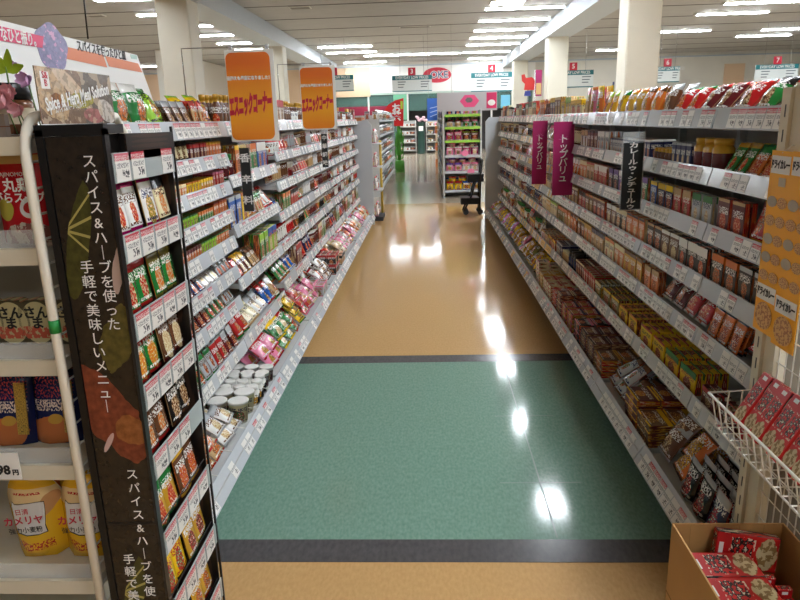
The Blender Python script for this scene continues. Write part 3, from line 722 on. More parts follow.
# ---- left run
Lb1 = [[(DG, 'green', 'white', 'lean', {'deep': 2}), (DG, 'lime', 'green', 'lean', {'deep': 2, 'a': .5}), (SA, 'brown', 'silver', 'lean', {'a': .4}), (SA, 'tan', 'red', 'lean', {'a': .2}), (DG, 'yellow', 'lime', 'lean', {'deep': 2, 'a': .6})],
       [(SP, 'black', 'white', 'stand', {}), (SA, 'black', 'cream', 'lean', {'s': .9}), (SA, 'cream', 'black', 'book', {'s': .8}), (SP, 'maroon', 'red', 'stand', {'s': 1.3}), (SP, 'orange', 'yellow', 'stand', {'s': 1.3})],
       [(SP, 'white', 'tan', 'stand', {}), (SP, 'white', 'orange', 'stand', {}), (SP, 'orange', 'cream', 'stand', {}), (SP, 'yellow', 'orange', 'stand', {}), (SP, 'gold', 'yellow', 'stand', {}), (SP, 'red', 'pink', 'stand', {'deep': 2, 's': 1.2})],
       [(SP, 'green', 'cream', 'stand', {}), (SP, 'green', 'lime', 'stand', {}), (SP, 'lime', 'green', 'stand', {}), (SP, 'green', 'orange', 'stand', {}), (SP, 'orange', 'red', 'stand', {'s': 1.2})],
       [(SP, 'maroon', 'red', 'stand', {}), (SP, 'red', 'orange', 'stand', {}), (SP, 'orange', 'maroon', 'stand', {}), (SP, 'lime', 'green', 'stand', {}), (SP, 'orange', 'green', 'stand', {})],
       [(SA, 'green', 'red', 'lean', {'a': .5}), (SA, 'brown', 'green', 'lean', {'a': .5}), (SA, 'navy', 'black', 'lean', {'a': .6}), (SA, 'white', 'silver', 'lean', {'a': .7}), (SA, 'silver', 'navy', 'lean', {'a': .5})],
       [(SA, 'red', 'orange', 'lean', {'a': .6}), (SA, 'orange', 'red', 'lean', {'a': .6}), (SA, 'maroon', 'silver', 'lean', {'a': .5}), (SA, 'green', 'silver', 'lean', {'a': .6}), (SA, 'silver', 'green', 'lean', {'a': .5})],
       [(SA, 'red', 'maroon', 'lean', {'a': .6}), (SA, 'green', 'silver', 'lean', {'a': .5}), (SA, 'silver', 'green', 'lean', {'a': .4}), (SA, 'red', 'silver', 'lean', {'a': .4}), (SA, 'maroon', 'silver', 'lean', {'a': .4})],
       [(NO, 'green', 'silver', 'heap', {'s': .8, 'deep': 3, 'stack': 2}), (NO, 'tan', 'red', 'heap', {'s': .8}), (NO, 'white', 'silver', 'heap', {'s': .8, 'deep': 3}), (CU, 'cream', 'white', 'stand', {'deep': 3, 's': 1.15}), (JA, 'black', 'white', 'stand', {'deep': 3}), (CU, 'maroon', 'white', 'stand', {'deep': 3, 's': .9})]]
Lb2 = [[(BO, 'brown', 'gold', 'stand', {}), (CU, 'white', 'silver', 'stand', {'s': 1.2}), (JA, 'maroon', 'white', 'stand', {}), (CU, 'cream', 'red', 'stand', {})],
       [(JA, 'maroon', 'green', 'stand', {}), (MX, 'orange', 'yellow', 'stand', {}), (MX, 'green', 'orange', 'stand', {}), (MX, 'blue', 'white', 'stand', {}), (CU, 'red', 'white', 'stand', {})],
       [(MX, 'blue', 'silver', 'stand', {}), (MX, 'yellow', 'orange', 'stand', {}), (PO, 'orange', 'tan', 'lean', {}), (SA, 'tan', 'green', 'lean', {}), (PO, 'white', 'red', 'lean', {'a': .6})],
       [(SA, 'red', 'maroon', 'lean', {'a': .6}), (SA, 'maroon', 'gold', 'lean', {'a': .6}), (SA, 'tan', 'brown', 'lean', {'a': .5}), (MX, 'green', 'lime', 'stand', {}), (MX, 'lime', 'blue', 'stand', {})],
       [(PO, 'red', 'green', 'lean', {'a': .5}), (PO, 'cream', 'tan', 'lean', {'a': .8}), (PO, 'white', 'silver', 'lean', {'a': .8}), (PO, 'blue', 'red', 'lean', {'a': .6}), (PO, 'tan', 'white', 'lean', {'a': .6})],
       [(NO, 'pink', 'red', 'heap', {}), (NO, 'green', 'yellow', 'heap', {'stack': 3}), (NO, 'green', 'red', 'heap', {'stack': 3}), (NO, 'yellow', 'green', 'heap', {'stack': 3})]]
LPOOL = [[(JA, 'white', 'brown', 'stand', {}), (CU, 'white', 'silver', 'stand', {}), (MX, 'red', 'brown', 'stand', {}), (BO, 'brown', 'gold', 'stand', {}), (JA, 'cream', 'maroon', 'stand', {}), (MX, 'white', 'red', 'stand', {}), (CU, 'orange', 'green', 'stand', {})],
         [(JA, 'white', 'red', 'stand', {}), (PO, 'brown', 'white', 'lean', {}), (SA, 'white', 'silver', 'book', {}), (PO, 'red', 'white', 'lean', {}), (SA, 'brown', 'tan', 'book', {}), (SA, 'silver', 'white', 'book', {})],
         [(PO, 'red', 'white', 'lean', {}), (CU, 'red', 'white', 'stand', {}), (SA, 'white', 'silver', 'book', {}), (SA, 'brown', 'white', 'book', {}), (PO, 'maroon', 'silver', 'lean', {}), (SA, 'tan', 'white', 'book', {})],
         [(SA, 'white', 'silver', 'book', {}), (PO, 'silver', 'red', 'lean', {}), (PO, 'red', 'maroon', 'lean', {}), (SA, 'maroon', 'white', 'book', {}), (SA, 'brown', 'silver', 'book', {})],
         [(SA, 'red', 'white', 'book', {}), (SA, 'white', 'red', 'book', {}), (PO, 'brown', 'gold', 'lean', {}), (SA, 'maroon', 'silver', 'book', {}), (SA, 'black', 'white', 'book', {}), (PO, 'green', 'white', 'lean', {})],
         [(SA, 'white', 'silver', 'book', {}), (SA, 'maroon', 'white', 'book', {}), (MX, 'red', 'cream', 'stand', {}), (MX, 'green', 'silver', 'stand', {}), (PO, 'red', 'black', 'lean', {}), (PO, 'navy', 'white', 'lean', {})],
         [(NO, 'red', 'yellow', 'heap', {}), (NO, 'white', 'red', 'heap', {}), (NO, 'tan', 'cream', 'heap', {}), (NO, 'pink', 'white', 'heap', {}), (NO, 'orange', 'white', 'heap', {})]]
LS3 = {3: [(PO, 'blue', 'cream', 'lean', {'a': .5}), (MX, 'green', 'orange', 'stand', {}), (MX, 'red', 'black', 'stand', {}), (PO, 'green', 'red', 'lean', {'a': .6})],
       5: [(PO, 'green', 'orange', 'lean', {'a': .6}), (PO, 'blue', 'white', 'lean', {'a': .5}), (MX, 'maroon', 'red', 'stand', {}), (PO, 'red', 'black', 'lean', {})],
       6: [(NO, 'red', 'pink', 'heap', {'stack': 3}), (NO, 'pink', 'cream', 'heap', {'stack': 3}), (NBX, 'silver', 'pink', 'stand', {'s': .9}), (NO, 'white', 'red', 'heap', {'stack': 2})]}
LS4 = {6: [(NO, 'white', 'maroon', 'heap', {'stack': 3}), (NBX, 'black', 'red', 'stand', {'stack': 2, 's': .9}), (NO, 'red', 'maroon', 'heap', {'stack': 3}), (NBX, 'tan', 'black', 'stand', {'s': .9})]}
for li in range(9): stock(LS, 0, li, Lb1[li])
for li in range(6): stock(LS, 1, li, Lb2[li])
for bay in range(2, 7):
    for li in range(7):
        r2 = random.Random(bay*17+li)
        plan = LS3.get(li) if bay == 2 and li in LS3 else LS4.get(li) if bay == 3 and li in LS4 else mixrow(LPOOL[li], 4, r2)
        stock(LS, bay, li, plan)
# second row on top, standing on the reverse side's top shelf
for sd, cols in ((RS, [('orange', 'brown'), ('gold', 'orange'), ('brown', 'red'), ('maroon', 'orange'), ('red', 'white')]), (LS, [('gold', 'yellow'), ('yellow', 'brown'), ('olive', 'gold'), ('brown', 'yellow')])):
    y = sd.joints[0]+.15; k = 0
    while y < sd.joints[0]+(2.6 if sd is RS else 2.2):
        b_, c_ = cols[(k//3) % len(cols)]
        M = T((sd.back-sd.sg*(.12+rnd.uniform(0, .03)), y, 1.4255)) @ RZ(sd.rz+rnd.uniform(-.15, .15)) @ RY(-.12)
        put(DG, b_, c_, M, '%s and %s plump bag in the back row atop the %s aisle shelving' % (b_, c_, sd.name), 'back row bags %s %s %s' % (b_, c_, sd.name), 1.25)
        y += .19; k += 1

# ================================================================== LEFT END DISPLAY (faces the camera)
ex0, ex1, ey0, ey1 = -1.95, -.855, 1.41, 1.93
ed = thing('end_display', 'cream end shelf unit with flour bags beside the black spice rack', 'end display', ((ex0+ex1)/2, (ey0+ey1)/2, 0))
MB().box(ex0, ex1, ey1-.02, ey1, .02, 1.5).build('back_panel', M_back, ed)
ELV = [1.452, 1.215, .955, .688, .365, .09]
for k, z in enumerate(ELV):
    d_ = MB().box(ex0, ex1, ey0+.012, ey1-.021, z, z+.032).build('shelf', M_cream, ed)
    MB().box(ex0, ex1, ey0+.0, ey0+.0115, z-.002, z+.036).build('shelf_edge', M_cream, sub(ed, d_))
    if k in (1, 2, 3, 4): MB().box(ex0, ex1-.01, ey0+.014, ey0+.017, z+.0325, z+.075).build('clear_lip', M_clear, sub(ed, d_))
MB().box(ex0, ex1, ey0+.05, ey0+.06, 0, .089).build('kick_plate', M_kick, ed)
MB().box(ex0-.03, ex0-.001, ey0, ey1, 0, 1.5).build('side_panel', M_cream, ed)
# bent tube side frame with rungs
px = -.842
arc = [(px, 1.40+.07*(1-math.cos(t)), 1.44+.09*math.sin(t)) for t in [i*math.pi/2/6 for i in range(7)]]
fr = MB().tube([(px, 1.40, 0.0)]+arc+[(px, 1.84, 1.53), (px, 1.88, 1.49), (px, 1.88, 0)], .0112, 8).build('side_frame', mat('ivory_enamel', (246, 241, 226), .35), ed)
sub(ed, fr)
for k in range(26):
    z = .06+k*.055
    MB().tube([(px, 1.414, z), (px, 1.866, z)], .0028, 4).build('rung', M_wire, fr)
gt = onX(57, 325, px)
M_gtape = mat('green_tape', (40, 150, 70), .5)
MB().lathe([(.0122, -.015), (.0122, .015)], 10).build('green_tape_band', M_gtape, ed, T((px, 1.40, gt.z)), label='green tape wrapped round the post')
WI.pop(ed.name, None) if False else None

# ---- goods on the end display, faced to the camera
FR = -math.pi/2
def hero(name, label, cat, me, M, group=None):
    o = obj(name, me, None, M); tag(o, label, cat, group); return o
def hero_mat(name, fn, rough=.3, film=True):
    m = bpy.data.materials.new(name); m.use_nodes = True; nt = m.node_tree; p = nt.nodes['Principled BSDF']; b = NB(nt); vec, u, v = b.uv()
    nt.links.new(fn(b, vec, u, v), p.inputs['Base Color']); p.inputs['Roughness'].default_value = rough
    if film:
        tc = nt.nodes.new('ShaderNodeTexCoord'); no = nt.nodes.new('ShaderNodeTexNoise'); no.inputs['Scale'].default_value = 22
        bp = nt.nodes.new('ShaderNodeBump'); bp.inputs['Strength'].default_value = .35; bp.inputs['Distance'].default_value = .005
        nt.links.new(tc.outputs['Object'], no.inputs['Vector']); nt.links.new(no.outputs['Fac'], bp.inputs['Height']); nt.links.new(bp.outputs[0], p.inputs['Normal'])
    return m
def gt_(b, v, a): return b.m('GREATER_THAN', v, a)
def rect(b, u, v, u0, u1, v0, v1):
    return b.m('MULTIPLY', b.m('MULTIPLY', gt_(b, u, u0), b.m('LESS_THAN', u, u1)), b.m('MULTIPLY', gt_(b, v, v0), b.m('LESS_THAN', v, v1)))
# flour bags
def flour(b, vec, u, v):
    n = b.noise(vec, 4, 3); c = b.mix(0., L4((238, 186, 40)), 'white')
    c = b.mix(rect(b, u, v, .0, 1, .58, .8), c, L4((236, 206, 150)))
    c = b.mix(b.m('MULTIPLY', rect(b, u, v, .15, .7, .72, .75), gt_(b, b.noise(vec, 40, 2), .45)), c, 'red')
    c = b.mix(b.ell(u, v, .8, .6, .2, .1, .5, n, .4), c, L4((206, 150, 96)))
    c = b.mix(rect(b, u, v, .1, .74, .285, .625), c, L4((40, 36, 30)))
    c = b.mix(rect(b, u, v, .115, .725, .295, .615), c, 'white')
    n2 = b.noise(vec, 38, 2)
    c = b.mix(b.m('MULTIPLY', rect(b, u, v, .1, .8, .1, .2), gt_(b, n2, .5)), c, 'red')
    return c
M_flour = hero_mat('flour_print', flour, .2)
me_flour = pouch_mesh(.15, .11, .25, 'flour', False); me_flour.materials.append(M_flour)
for vv in me_flour.vertices:
    tt = max(0, (vv.co.z/.25-.6)/.4); vv.co.y *= 1-.5*tt*tt; vv.co.z -= .02*tt; vv.co.x += .02*tt*tt
def facecam(p, n=(0, -1, 0)): return p
dz = ELV[4]+.0325
for (u0, lab, tilt, yy) in ((51, 'yellow flour bag slumping beside the wire post gap on the low end shelf, left one', .05, 1.56), (99, 'yellow flour bag partly behind the white post on the low end shelf', -.02, 1.56)):
    p = onY(u0, 560, yy)
    o = hero('flour_bag', lab, 'flour bag', me_flour, T((p.x, yy, dz)) @ RZ(FR+.1) @ RX(tilt), 'flour bags on the end shelf')
    WI[o.name] = (T((p.x, yy, dz)) @ RZ(FR+.1) @ RX(tilt)).inverted()
    Mw = T((p.x, yy, dz)) @ RZ(FR+.1) @ RX(tilt); Rm = Mw.to_3x3()
    def lt(txt, y, z, size, m, sx=1.0, bold=0): lettering(txt, size, m, o, Mw @ Vector((.0605, y, z)), Rm @ Vector((0, 1, 0)), Rm @ Vector((0, 0, 1)), sx=sx, bold=bold)
    lt('日清', -.012, .144, .018, M_rink); lt('カメリヤ', -.012, .118, .027, M_rink, .95, .0006); lt('強力小麦粉', -.012, .09, .0185, M_ink, .95)
# a third bag behind, orange with green tie
me_f3 = pouch_mesh(.15, .09, .24, 'flour3', True); me_f3.materials.append(pack_mat('orange', 'green', 'white', None, 'film'))
p = onY(44, 520, 1.72); hero('flour_bag', 'orange and green bag standing behind the yellow flour bags', 'flour bag', me_f3, T((p.x, 1.72, dz)) @ RZ(FR))
me_f4 = pouch_mesh(.15, .09, .23, 'flour4', True); me_f4.materials.append(pack_mat('gold', 'olive', 'white', None, 'film'))
p = onY(88, 520, 1.76); hero('flour_bag', 'gold and olive bag standing behind the post and flour bags', 'flour bag', me_f4, T((p.x, 1.76, dz)) @ RZ(FR))
# blue bags on the third shelf
def blueb(b, vec, u, v):
    n = b.noise(vec, 6, 3); n2 = b.noise(vec, 30, 2)
    c = b.mix(gt_(b, v, .8), L4((26, 34, 78)), L4((18, 26, 64)))
    c = b.mix(b.m('MULTIPLY', rect(b, u, v, .1, .9, .62, .92), gt_(b, n2, .56)), c, L4((198, 70, 70)))
    c = b.mix(b.m('MULTIPLY', rect(b, u, v, .1, .9, .45, .6), gt_(b, n2, .5)), c, L4((226, 206, 190)))
    c = b.mix(b.ell(u, v, .45, .17, .46, .2, 0, n, .5), c, L4((190, 110, 60)))
    c = b.mix(b.ell(u, v, .55, .34, .14, .07), c, L4((196, 150, 60)))
    return c
M_blueb = hero_mat('blue_bag_print', blueb, .25)
def goldstrip(b, vec, u, v):
    n2 = b.noise(vec, 26, 2); return b.mix(gt_(b, n2, .56), L4((198, 160, 70)), L4((70, 50, 20)))
M_gold = hero_mat('gold_strip_print', goldstrip, .3, False)
me_bl = pouch_mesh(.13, .05, .19, 'blue', False); me_bl.materials.append(M_blueb)
dz = ELV[3]+.0325
for u0, yy, lab in ((16, 1.54, 'navy bag with gold side strip behind the 98 yen tag'), (62, 1.55, 'navy bag of golden pieces against the white wire post'), (100, 1.6, 'navy bag seen through the rungs beside the black rack')):
    p = onY(u0, 450, yy); Mw = T((p.x, yy, dz)) @ RZ(FR) @ RY(-.12)
    o = hero('bread_mix_bag', lab, 'bag', me_bl, Mw, 'navy bags on the end shelf')
    MB().box(.024, .027, .03, .058, .03, .165).build('gold_strip', M_gold, o)
# oval packs on the second shelf
M_tin = hero_mat('oval_pack_print', lambda b, vec, u, v: b.mix(b.m('MULTIPLY', rect(b, u, v, .0, 1, .15, .42), gt_(b, b.noise(vec, 9, 2), .44)), b.mix(b.ell(u, v, .5, .5, .44, .46), L4((70, 62, 40)), L4((196, 184, 136))), L4((196, 84, 60))), .3)
def oval_mesh(w, h, d):
    m = MB(); n = 20; pr = []
    for k in range(n):
        t = 2*math.pi*k/n; c, s_ = math.cos(t), math.sin(t)
        pr.append((w/2*math.copysign(abs(c)**.6, c), h/2+h/2*math.copysign(abs(s_)**.6, s_)))
    return m.prism(pr, 'x', d/2, -d/2).mesh('oval_pack', M_tin)
me_ov = oval_mesh(.095, .115, .035)
dz = ELV[2]+.033
for u0, lab in ((-6, 'oval tin cut by the left photo edge on the end shelf'), (20, 'oval tin second from the left edge on the end shelf'), (46, 'oval tin third from the left edge, touching the green taped post'), (77, 'oval tin half hidden behind the green taped post')):
    p = onY(u0, 345, 1.55); Mw = T((p.x, 1.55, dz)) @ RZ(FR)
    o = hero('oval_tin', lab, 'tin', me_ov, Mw, 'oval tins on the end shelf'); WI[o.name] = Mw.inverted()
    lettering('さん\nま', .033, M_ink, o, Mw @ Vector((.0182, -.0, .068)), (1, 0, 0), (0, 0, 1), lines=.8, bold=.001)
# red soup bag
def redb(b, vec, u, v):
    n = b.noise(vec, 6, 3)
    c = b.mix(gt_(b, v, .84), L4((196, 26, 36)), L4((214, 186, 130)))
    c = b.mix(gt_(b, v, .93), c, L4((190, 30, 40)))
    c = b.mix(b.ell(u, v, .16, .36, .17, .12), c, L4((196, 190, 80)))
    c = b.mix(b.ell(u, v, .62, .38, .16, .11), c, 'white'); c = b.mix(b.ell(u, v, .62, .38, .1, .06, 0, n, .3), c, 'red')
    c = b.mix(b.ell(u, v, .55, .06, .5, .16, 0, n, .5), c, b.mix(gt_(b, n, .5), L4((206, 190, 170)), L4((150, 90, 80))))
    return c
M_redb = hero_mat('red_soup_bag_print', redb, .25)
me_rb = pouch_mesh(.135, .05, .215, 'soup', False); me_rb.materials.append(M_redb)
dz = ELV[1]+.0325
for u0, lab in ((33, 'red chicken soup bag with white lettering on the upper end shelf'), (-34, 'red soup bag mostly outside the left edge of the photo')):
    p = onY(u0, 240, 1.52); Mw = T((p.x, 1.52, dz)) @ RZ(FR); o = hero('soup_bag', lab, 'bag', me_rb, Mw); WI[o.name] = Mw.inverted()
    lettering('AJINOMOTO', .0125, M_wink, o, Mw @ Vector((.0262, 0, .158)), (1, 0, 0), (0, 0, 1))
    lettering('丸鶏', .034, M_wink, o, Mw @ Vector((.0262, 0, .132)), (1, 0, 0), (0, 0, 1), bold=.0006)
    lettering('がらスープ', .026, M_wink, o, Mw @ Vector((.0262, 0, .104)), (1, 0, 0), (0, 0, 1), sx=.95, bold=.0005)
# 98 yen tag
p0 = onY(-14, 453, 1.405); p1 = onY(22.5, 479, 1.405)
tg = thing('price_card', 'large white 98 yen price card on the end shelf edge', 'price tag', ((p0.x+p1.x)/2, 1.405, p1.z))
MB().box(p0.x, p1.x, 1.404, 1.4065, p1.z, p0.z).build('card', M_card, tg)
lettering('98', .033, M_ink, tg, (p1.x-.041, 1.4032, p1.z+.024), (1, 0, 0), (0, 0, 1), bold=.0012)
lettering('円', .016, M_ink, tg, (p1.x-.0125, 1.4032, p1.z+.018), (1, 0, 0), (0, 0, 1), bold=.0006)
# dark reddish goods and plank on the top shelf of the end display
M_plank = mat('grey_plank', (128, 112, 100), .7, noise=.14, nscale=14)
bx_ = thing('display_crate', 'weathered grey plank crate on the top end shelf', 'crate', (-1.35, 1.6, ELV[0]+.0325))
for k in range(2): MB().box(-1.9, -.89, 1.425, 1.44, ELV[0]+.033+k*.026, ELV[0]+.057+k*.026).build('plank', M_plank, bx_)
MB().box(-1.9, -.89, 1.441, 1.7, ELV[0]+.033, ELV[0]+.04).build('plank', M_plank, bx_)
# artificial flowers, leaves and black jar behind the planks
M_petal = mat('pink_petal', (232, 172, 176), .6, noise=.1, nscale=30); M_petal2 = mat('mauve_petal', (212, 170, 206), .6, noise=.1, nscale=30); M_leaf = mat('fresh_leaf', (168, 196, 40), .5)
def petal(L, W): 
    m = MB(); rows = []
    for i in range(5):
        t = i/4; w_ = W*math.sin(math.pi*min(.97, t+.06))**.7
        rows.append([(L*t, -w_/2, L*.25*t*t), (L*t, 0, L*.25*t*t-.12*w_), (L*t, w_/2, L*.25*t*t)])
    for a, b in zip(rows, rows[1:]):
        for i in range(2): m.face([a[i], b[i], b[i+1], a[i+1]], smooth=True)
    return m
me_pet = petal(.036, .026).mesh('petal', M_petal); me_pet2 = petal(.03, .022).mesh('petal', M_petal2); me_lf = petal(.05, .022).mesh('leaf', M_leaf)
def flower(u, v, yy, lab, mesh, n=9, s=1.):
    p = onY(u, v, yy); t = thing('artificial_flower', lab, 'flower', p, local=True)
    MB().tube([(0, .004, -.01), (0, .03, -(p.z-1.49))], .0015, 5).build('stem', mat('stem_green', (90, 120, 50), .6), t)
    for k in range(n): obj('petal', mesh, t, RX(math.pi/2) @ RZ(k*2.4) @ RY(-.9+.08*k) @ Matrix.Scale(s*(1-.04*k), 4))
flower(4, 100, 1.5, 'large pink artificial bloom at the left photo edge', me_pet, 14, 1.15); flower(19, 110, 1.5, 'pink artificial bloom just above the grey planks', me_pet, 9, .8)
flower(10, 92, 1.53, 'pale pink artificial bloom in front of the black jar', me_pet, 14, .9); flower(27, 80, 1.55, 'mauve artificial bloom beside the header card', me_pet2, 9); flower(14, 66, 1.62, 'mauve artificial bloom above the black jar lid', me_pet2, 9, .8)
p = onY(5, 62, 1.6); t = thing('leaf_sprig', 'bright green leaf sprig above the black jar', 'leaves', (p.x, 1.6, 1.5), local=True)
for k, a in enumerate((.2, 1.2, 2.1, 2.9)): obj('leaf', me_lf, t, T((0, 0, p.z-1.5-.02)) @ RX(math.pi/2) @ RZ(a))
MB().tube([(0, 0, 0), (0, 0, p.z-1.51)], .002, 5).build('stem', mat('stem_green', (90, 120, 50), .6), t)
p = onY(10, 100, 1.6); t = thing('spice_jar', 'large black-lidded spice jar behind the pink blooms', 'jar', (p.x, 1.6, ELV[0]+.033), local=True)
MB().lathe([(.045, .008), (.05, .014), (.05, .075), (.043, .085)], 16).build('glass_body', mat('jar_spice', (120, 76, 50), .2), t)
MB().lathe([(.046, .0851), (.048, .088), (.048, .118), (.044, .122)], 16).build('lid', M_black, t); MB().lathe([(.0505, .03), (.0505, .066)], 16, cap=False).build('paper_label', mat('jar_label', (206, 190, 160), .6), t)

# ================================================================== BLACK SPICE RACK
rx0, rx1, ry0, ry1 = -.812, -.665, 1.40, 1.775
rack = thing('spice_rack', 'tall black wire spice rack with printed side panel', 'display rack', ((rx0+rx1)/2, (ry0+ry1)/2, 0))
def sidep(b, vec, u, v):
    mp = b.nt.nodes.new('ShaderNodeVectorMath'); mp.operation = 'MULTIPLY'; mp.inputs[1].default_value = (1.1, 7, 1); b.nt.links.new(vec, mp.inputs[0]); q = mp.outputs[0]
    n = b.noise(q, 2.2, 5); n2 = b.noise(q, 7, 4, (5, 2, 0)); n3 = b.noise(q, 1.3, 3, (9, 1, 0))
    c = b.mix(n2, L4((18, 15, 14)), L4((58, 48, 38)))
    leaf = b.ell(u, v, .3, .75, .34, .085, .35, n, .5); lc = b.mix(n2, L4((30, 32, 16)), L4((96, 92, 42))); c = b.mix(leaf, c, lc)
    for k in range(4):
        vein = b.m('LESS_THAN', b.m('ABSOLUTE', b.m('SUBTRACT', b.m('ADD', b.m('MULTIPLY', u, .16-.1*k), .77+.01*k), v)), .0035); c = b.mix(b.m('MULTIPLY', leaf, vein), c, L4((176, 164, 92)))
    c = b.mix(b.ell(u, v, .95, .69, .14, .045, .3, n, .7), c, L4((186, 160, 148)))
    c = b.mix(b.ell(u, v, .8, .52, .4, .07, .1, n, 1.0), c, b.mix(n2, L4((34, 30, 16)), L4((120, 108, 50))))
    c = b.mix(b.ell(u, v, .3, .32, .8, .1, -.12, n3, 1.1), c, b.mix(n2, L4((44, 12, 12)), L4((168, 84, 56))))
    c = b.mix(b.ell(u, v, .75, .27, .3, .04, 0, n, .9), c, b.mix(n2, L4((84, 36, 18)), L4((190, 120, 64))))
    c = b.mix(b.ell(u, v, .3, .235, .12, .012, .2, n, .9), c, L4((206, 170, 160)))
    return c
M_side = hero_mat('spice_panel_print', sidep, .18, False)
for z0_, z1_, vb in ((.578, 1.485, 0.), (.04, .574, 1-.534/.907)):
    sp = MB().box(rx0+.018, rx1-.006, ry0-.004, ry0, z0_, z1_); sp.uv[2] = [(0, vb), (1, vb), (1, 1), (0, 1)]; sp.build('side_panel', M_side, rack)
for x in (rx0, rx1-.006): 
    f_ = MB().box(x, x+(.017 if x == rx0 else .006), ry0-.008, ry0+.012, 0, 1.5).build('upright', M_black, rack)
MB().box(rx0, rx1, ry0-.008, ry0+.012, 1.487, 1.51).build('top_bar', M_black, rack); MB().box(rx0, rx0+.017, ry0+.013, ry1, 1.487, 1.51).build('top_bar', M_black, rack)
MB().box(rx0+.018, rx1-.006, ry0-.0055, ry0-.001, .572, .58).build('panel_joint', M_black, rack)
for x in (rx0, rx1-.006): MB().box(x, x+.006, ry1-.006, ry1, 0, 1.5).build('upright', M_black, rack)
M_brownp = hero_mat('rack_back_print', lambda b, vec, u, v: b.mix(b.ell(u, b.m('FRACT', b.m('MULTIPLY', v, 5)), .5, .5, .4, .4, 0, b.noise(vec, 12, 3), .7), L4((24, 20, 18)), L4((62, 44, 34))), .3, False)
MB().box(rx0, rx0+.004, ry0+.014, ry1-.007, .03, 1.486).build('back_panel', M_brownp, rack)
MB().box(rx0+.005, rx1-.008, ry1-.012, ry1-.007, .03, 1.486).build('far_side_panel', M_brownp, rack)
MB().box(rx1-.004, rx1, ry0+.09, ry1-.007, 1.43, 1.487).build('front_header', M_brownp, rack)
# vertical lettering on the side panel
def vlet(s, u, v, size, n_lines=1.0):
    p = onY(u, v, ry0-.0055); lettering(vtext(s), size, M_wink, rack, p, (1, 0, 0), (0, 0, 1), lines=n_lines)
def vcol(s, u0, v0, u1, v1, size):
    a = onY(u0, v0, ry0-.0055); b = onY(u1, v1, ry0-.0055); n = len(s)
    for k, ch in enumerate(s):
        q = a.lerp(b, k/max(1, n-1)); lettering('｜' if ch == 'ー' else ch, size, M_wink, rack, q, (1, 0, 0), (0, 0, 1), name='letter')
vcol('スパイス&ハーブを使った', 89, 162, 114, 325, .031)
vcol('手軽で美味しいメニュー', 87, 268, 107, 407, .031)
vcol('スパイス&ハーブを使', 132, 475, 150, 592, .03)
vcol('手軽で美', 129, 560, 133.5, 596, .03)
def vcolX(s, pts, x, size):
    for ch, (u, v) in zip(s, pts):
        q = onX(u, v, x); lettering('｜' if ch == 'ー' else ch, size, M_wink, rack, q, (0, 1, 0), (0, 0, 1), name='letter')
vcolX('ーブを使', ((197, 458), (199, 474), (200, 491), (202, 508)), rx0+.0045, .035)
vcolX('った', ((174, 262), (176, 279)), rx0+.0045, .03)
# header card (faces the aisle)
hx = -.80
a, b_, c_, d_ = onX(33, 63, hx), onX(117, 73, hx), onX(123, 119, hx), onX(40, 119, hx)
yA, yB, zA, zB = 1.41, 1.745, 1.512, 1.628
def headp(b, vec, u, v):
    mp = b.nt.nodes.new('ShaderNodeVectorMath'); mp.operation = 'MULTIPLY'; mp.inputs[1].default_value = (3, 1.1, 1); b.nt.links.new(vec, mp.inputs[0])
    n = b.noise(mp.outputs[0], 3.2, 5); n2 = b.noise(mp.outputs[0], 7, 4)
    c = b.mix(n2, L4((84, 66, 54)), b.mix(gt_(b, u, .55), L4((170, 136, 108)), L4((130, 122, 112))))
    c = b.mix(b.ell(u, v, .14, .55, .2, .5, .2, n, .5), c, L4((196, 164, 124)))
    c = b.mix(b.ell(u, v, .42, .7, .1, .5, .5, n, .3), c, L4((206, 180, 150)))
    c = b.mix(b.ell(u, v, .52, .45, .2, .14, .3, n2, .6), c, L4((160, 150, 60)))
    c = b.mix(b.ell(u, v, .68, .16, .16, .14, -.6, n, .3), c, L4((176, 110, 104)))
    c = b.mix(b.ell(u, v, .88, .25, .12, .25, .2, n, .3), c, L4((206, 196, 184)))
    c = b.mix(b.ell(u, v, .2, .4, .08, .16, 0, n2, .6), c, L4((150, 96, 50)))
    c = b.mix(b.m('MULTIPLY', b.m('GREATER_THAN', n2, .52), .45), c, L4((70, 52, 44)))
    c = b.mix(b.m('MULTIPLY', b.m('LESS_THAN', n, .44), .5), c, L4((214, 190, 160)))
    c = b.mix(rect(b, u, v, .05, .15, .62, .92), c, 'white')
    return c
MB().face([(hx, yA, zA), (hx, yB, zA), (hx, yB, zB), (hx, yA, zB)])
hc = MB(); hc.box(hx-.003, hx, yA, yB, zA, zB); hc.build('header_card', hero_mat('header_print', headp, .25, False), rack)
pl = Vector((0, 1, .09))
lettering('Spice & Herb Meal Solution', .038, M_wink, rack, (hx+.0006, 1.58, 1.572), (0, 1, .15), (0, -.08, 1), sx=.71, bold=.0009)
lettering('スパイス&ハーブでごちそう', .014, M_wink, rack, (hx+.0006, 1.535, 1.548), (0, 1, .13), (0, -.08, 1), sx=.8)
lettering('S&\nB', .02, M_rink, rack, (hx+.0006, 1.444, 1.603), (0, 1, 0), (0, 0, 1), lines=.8)
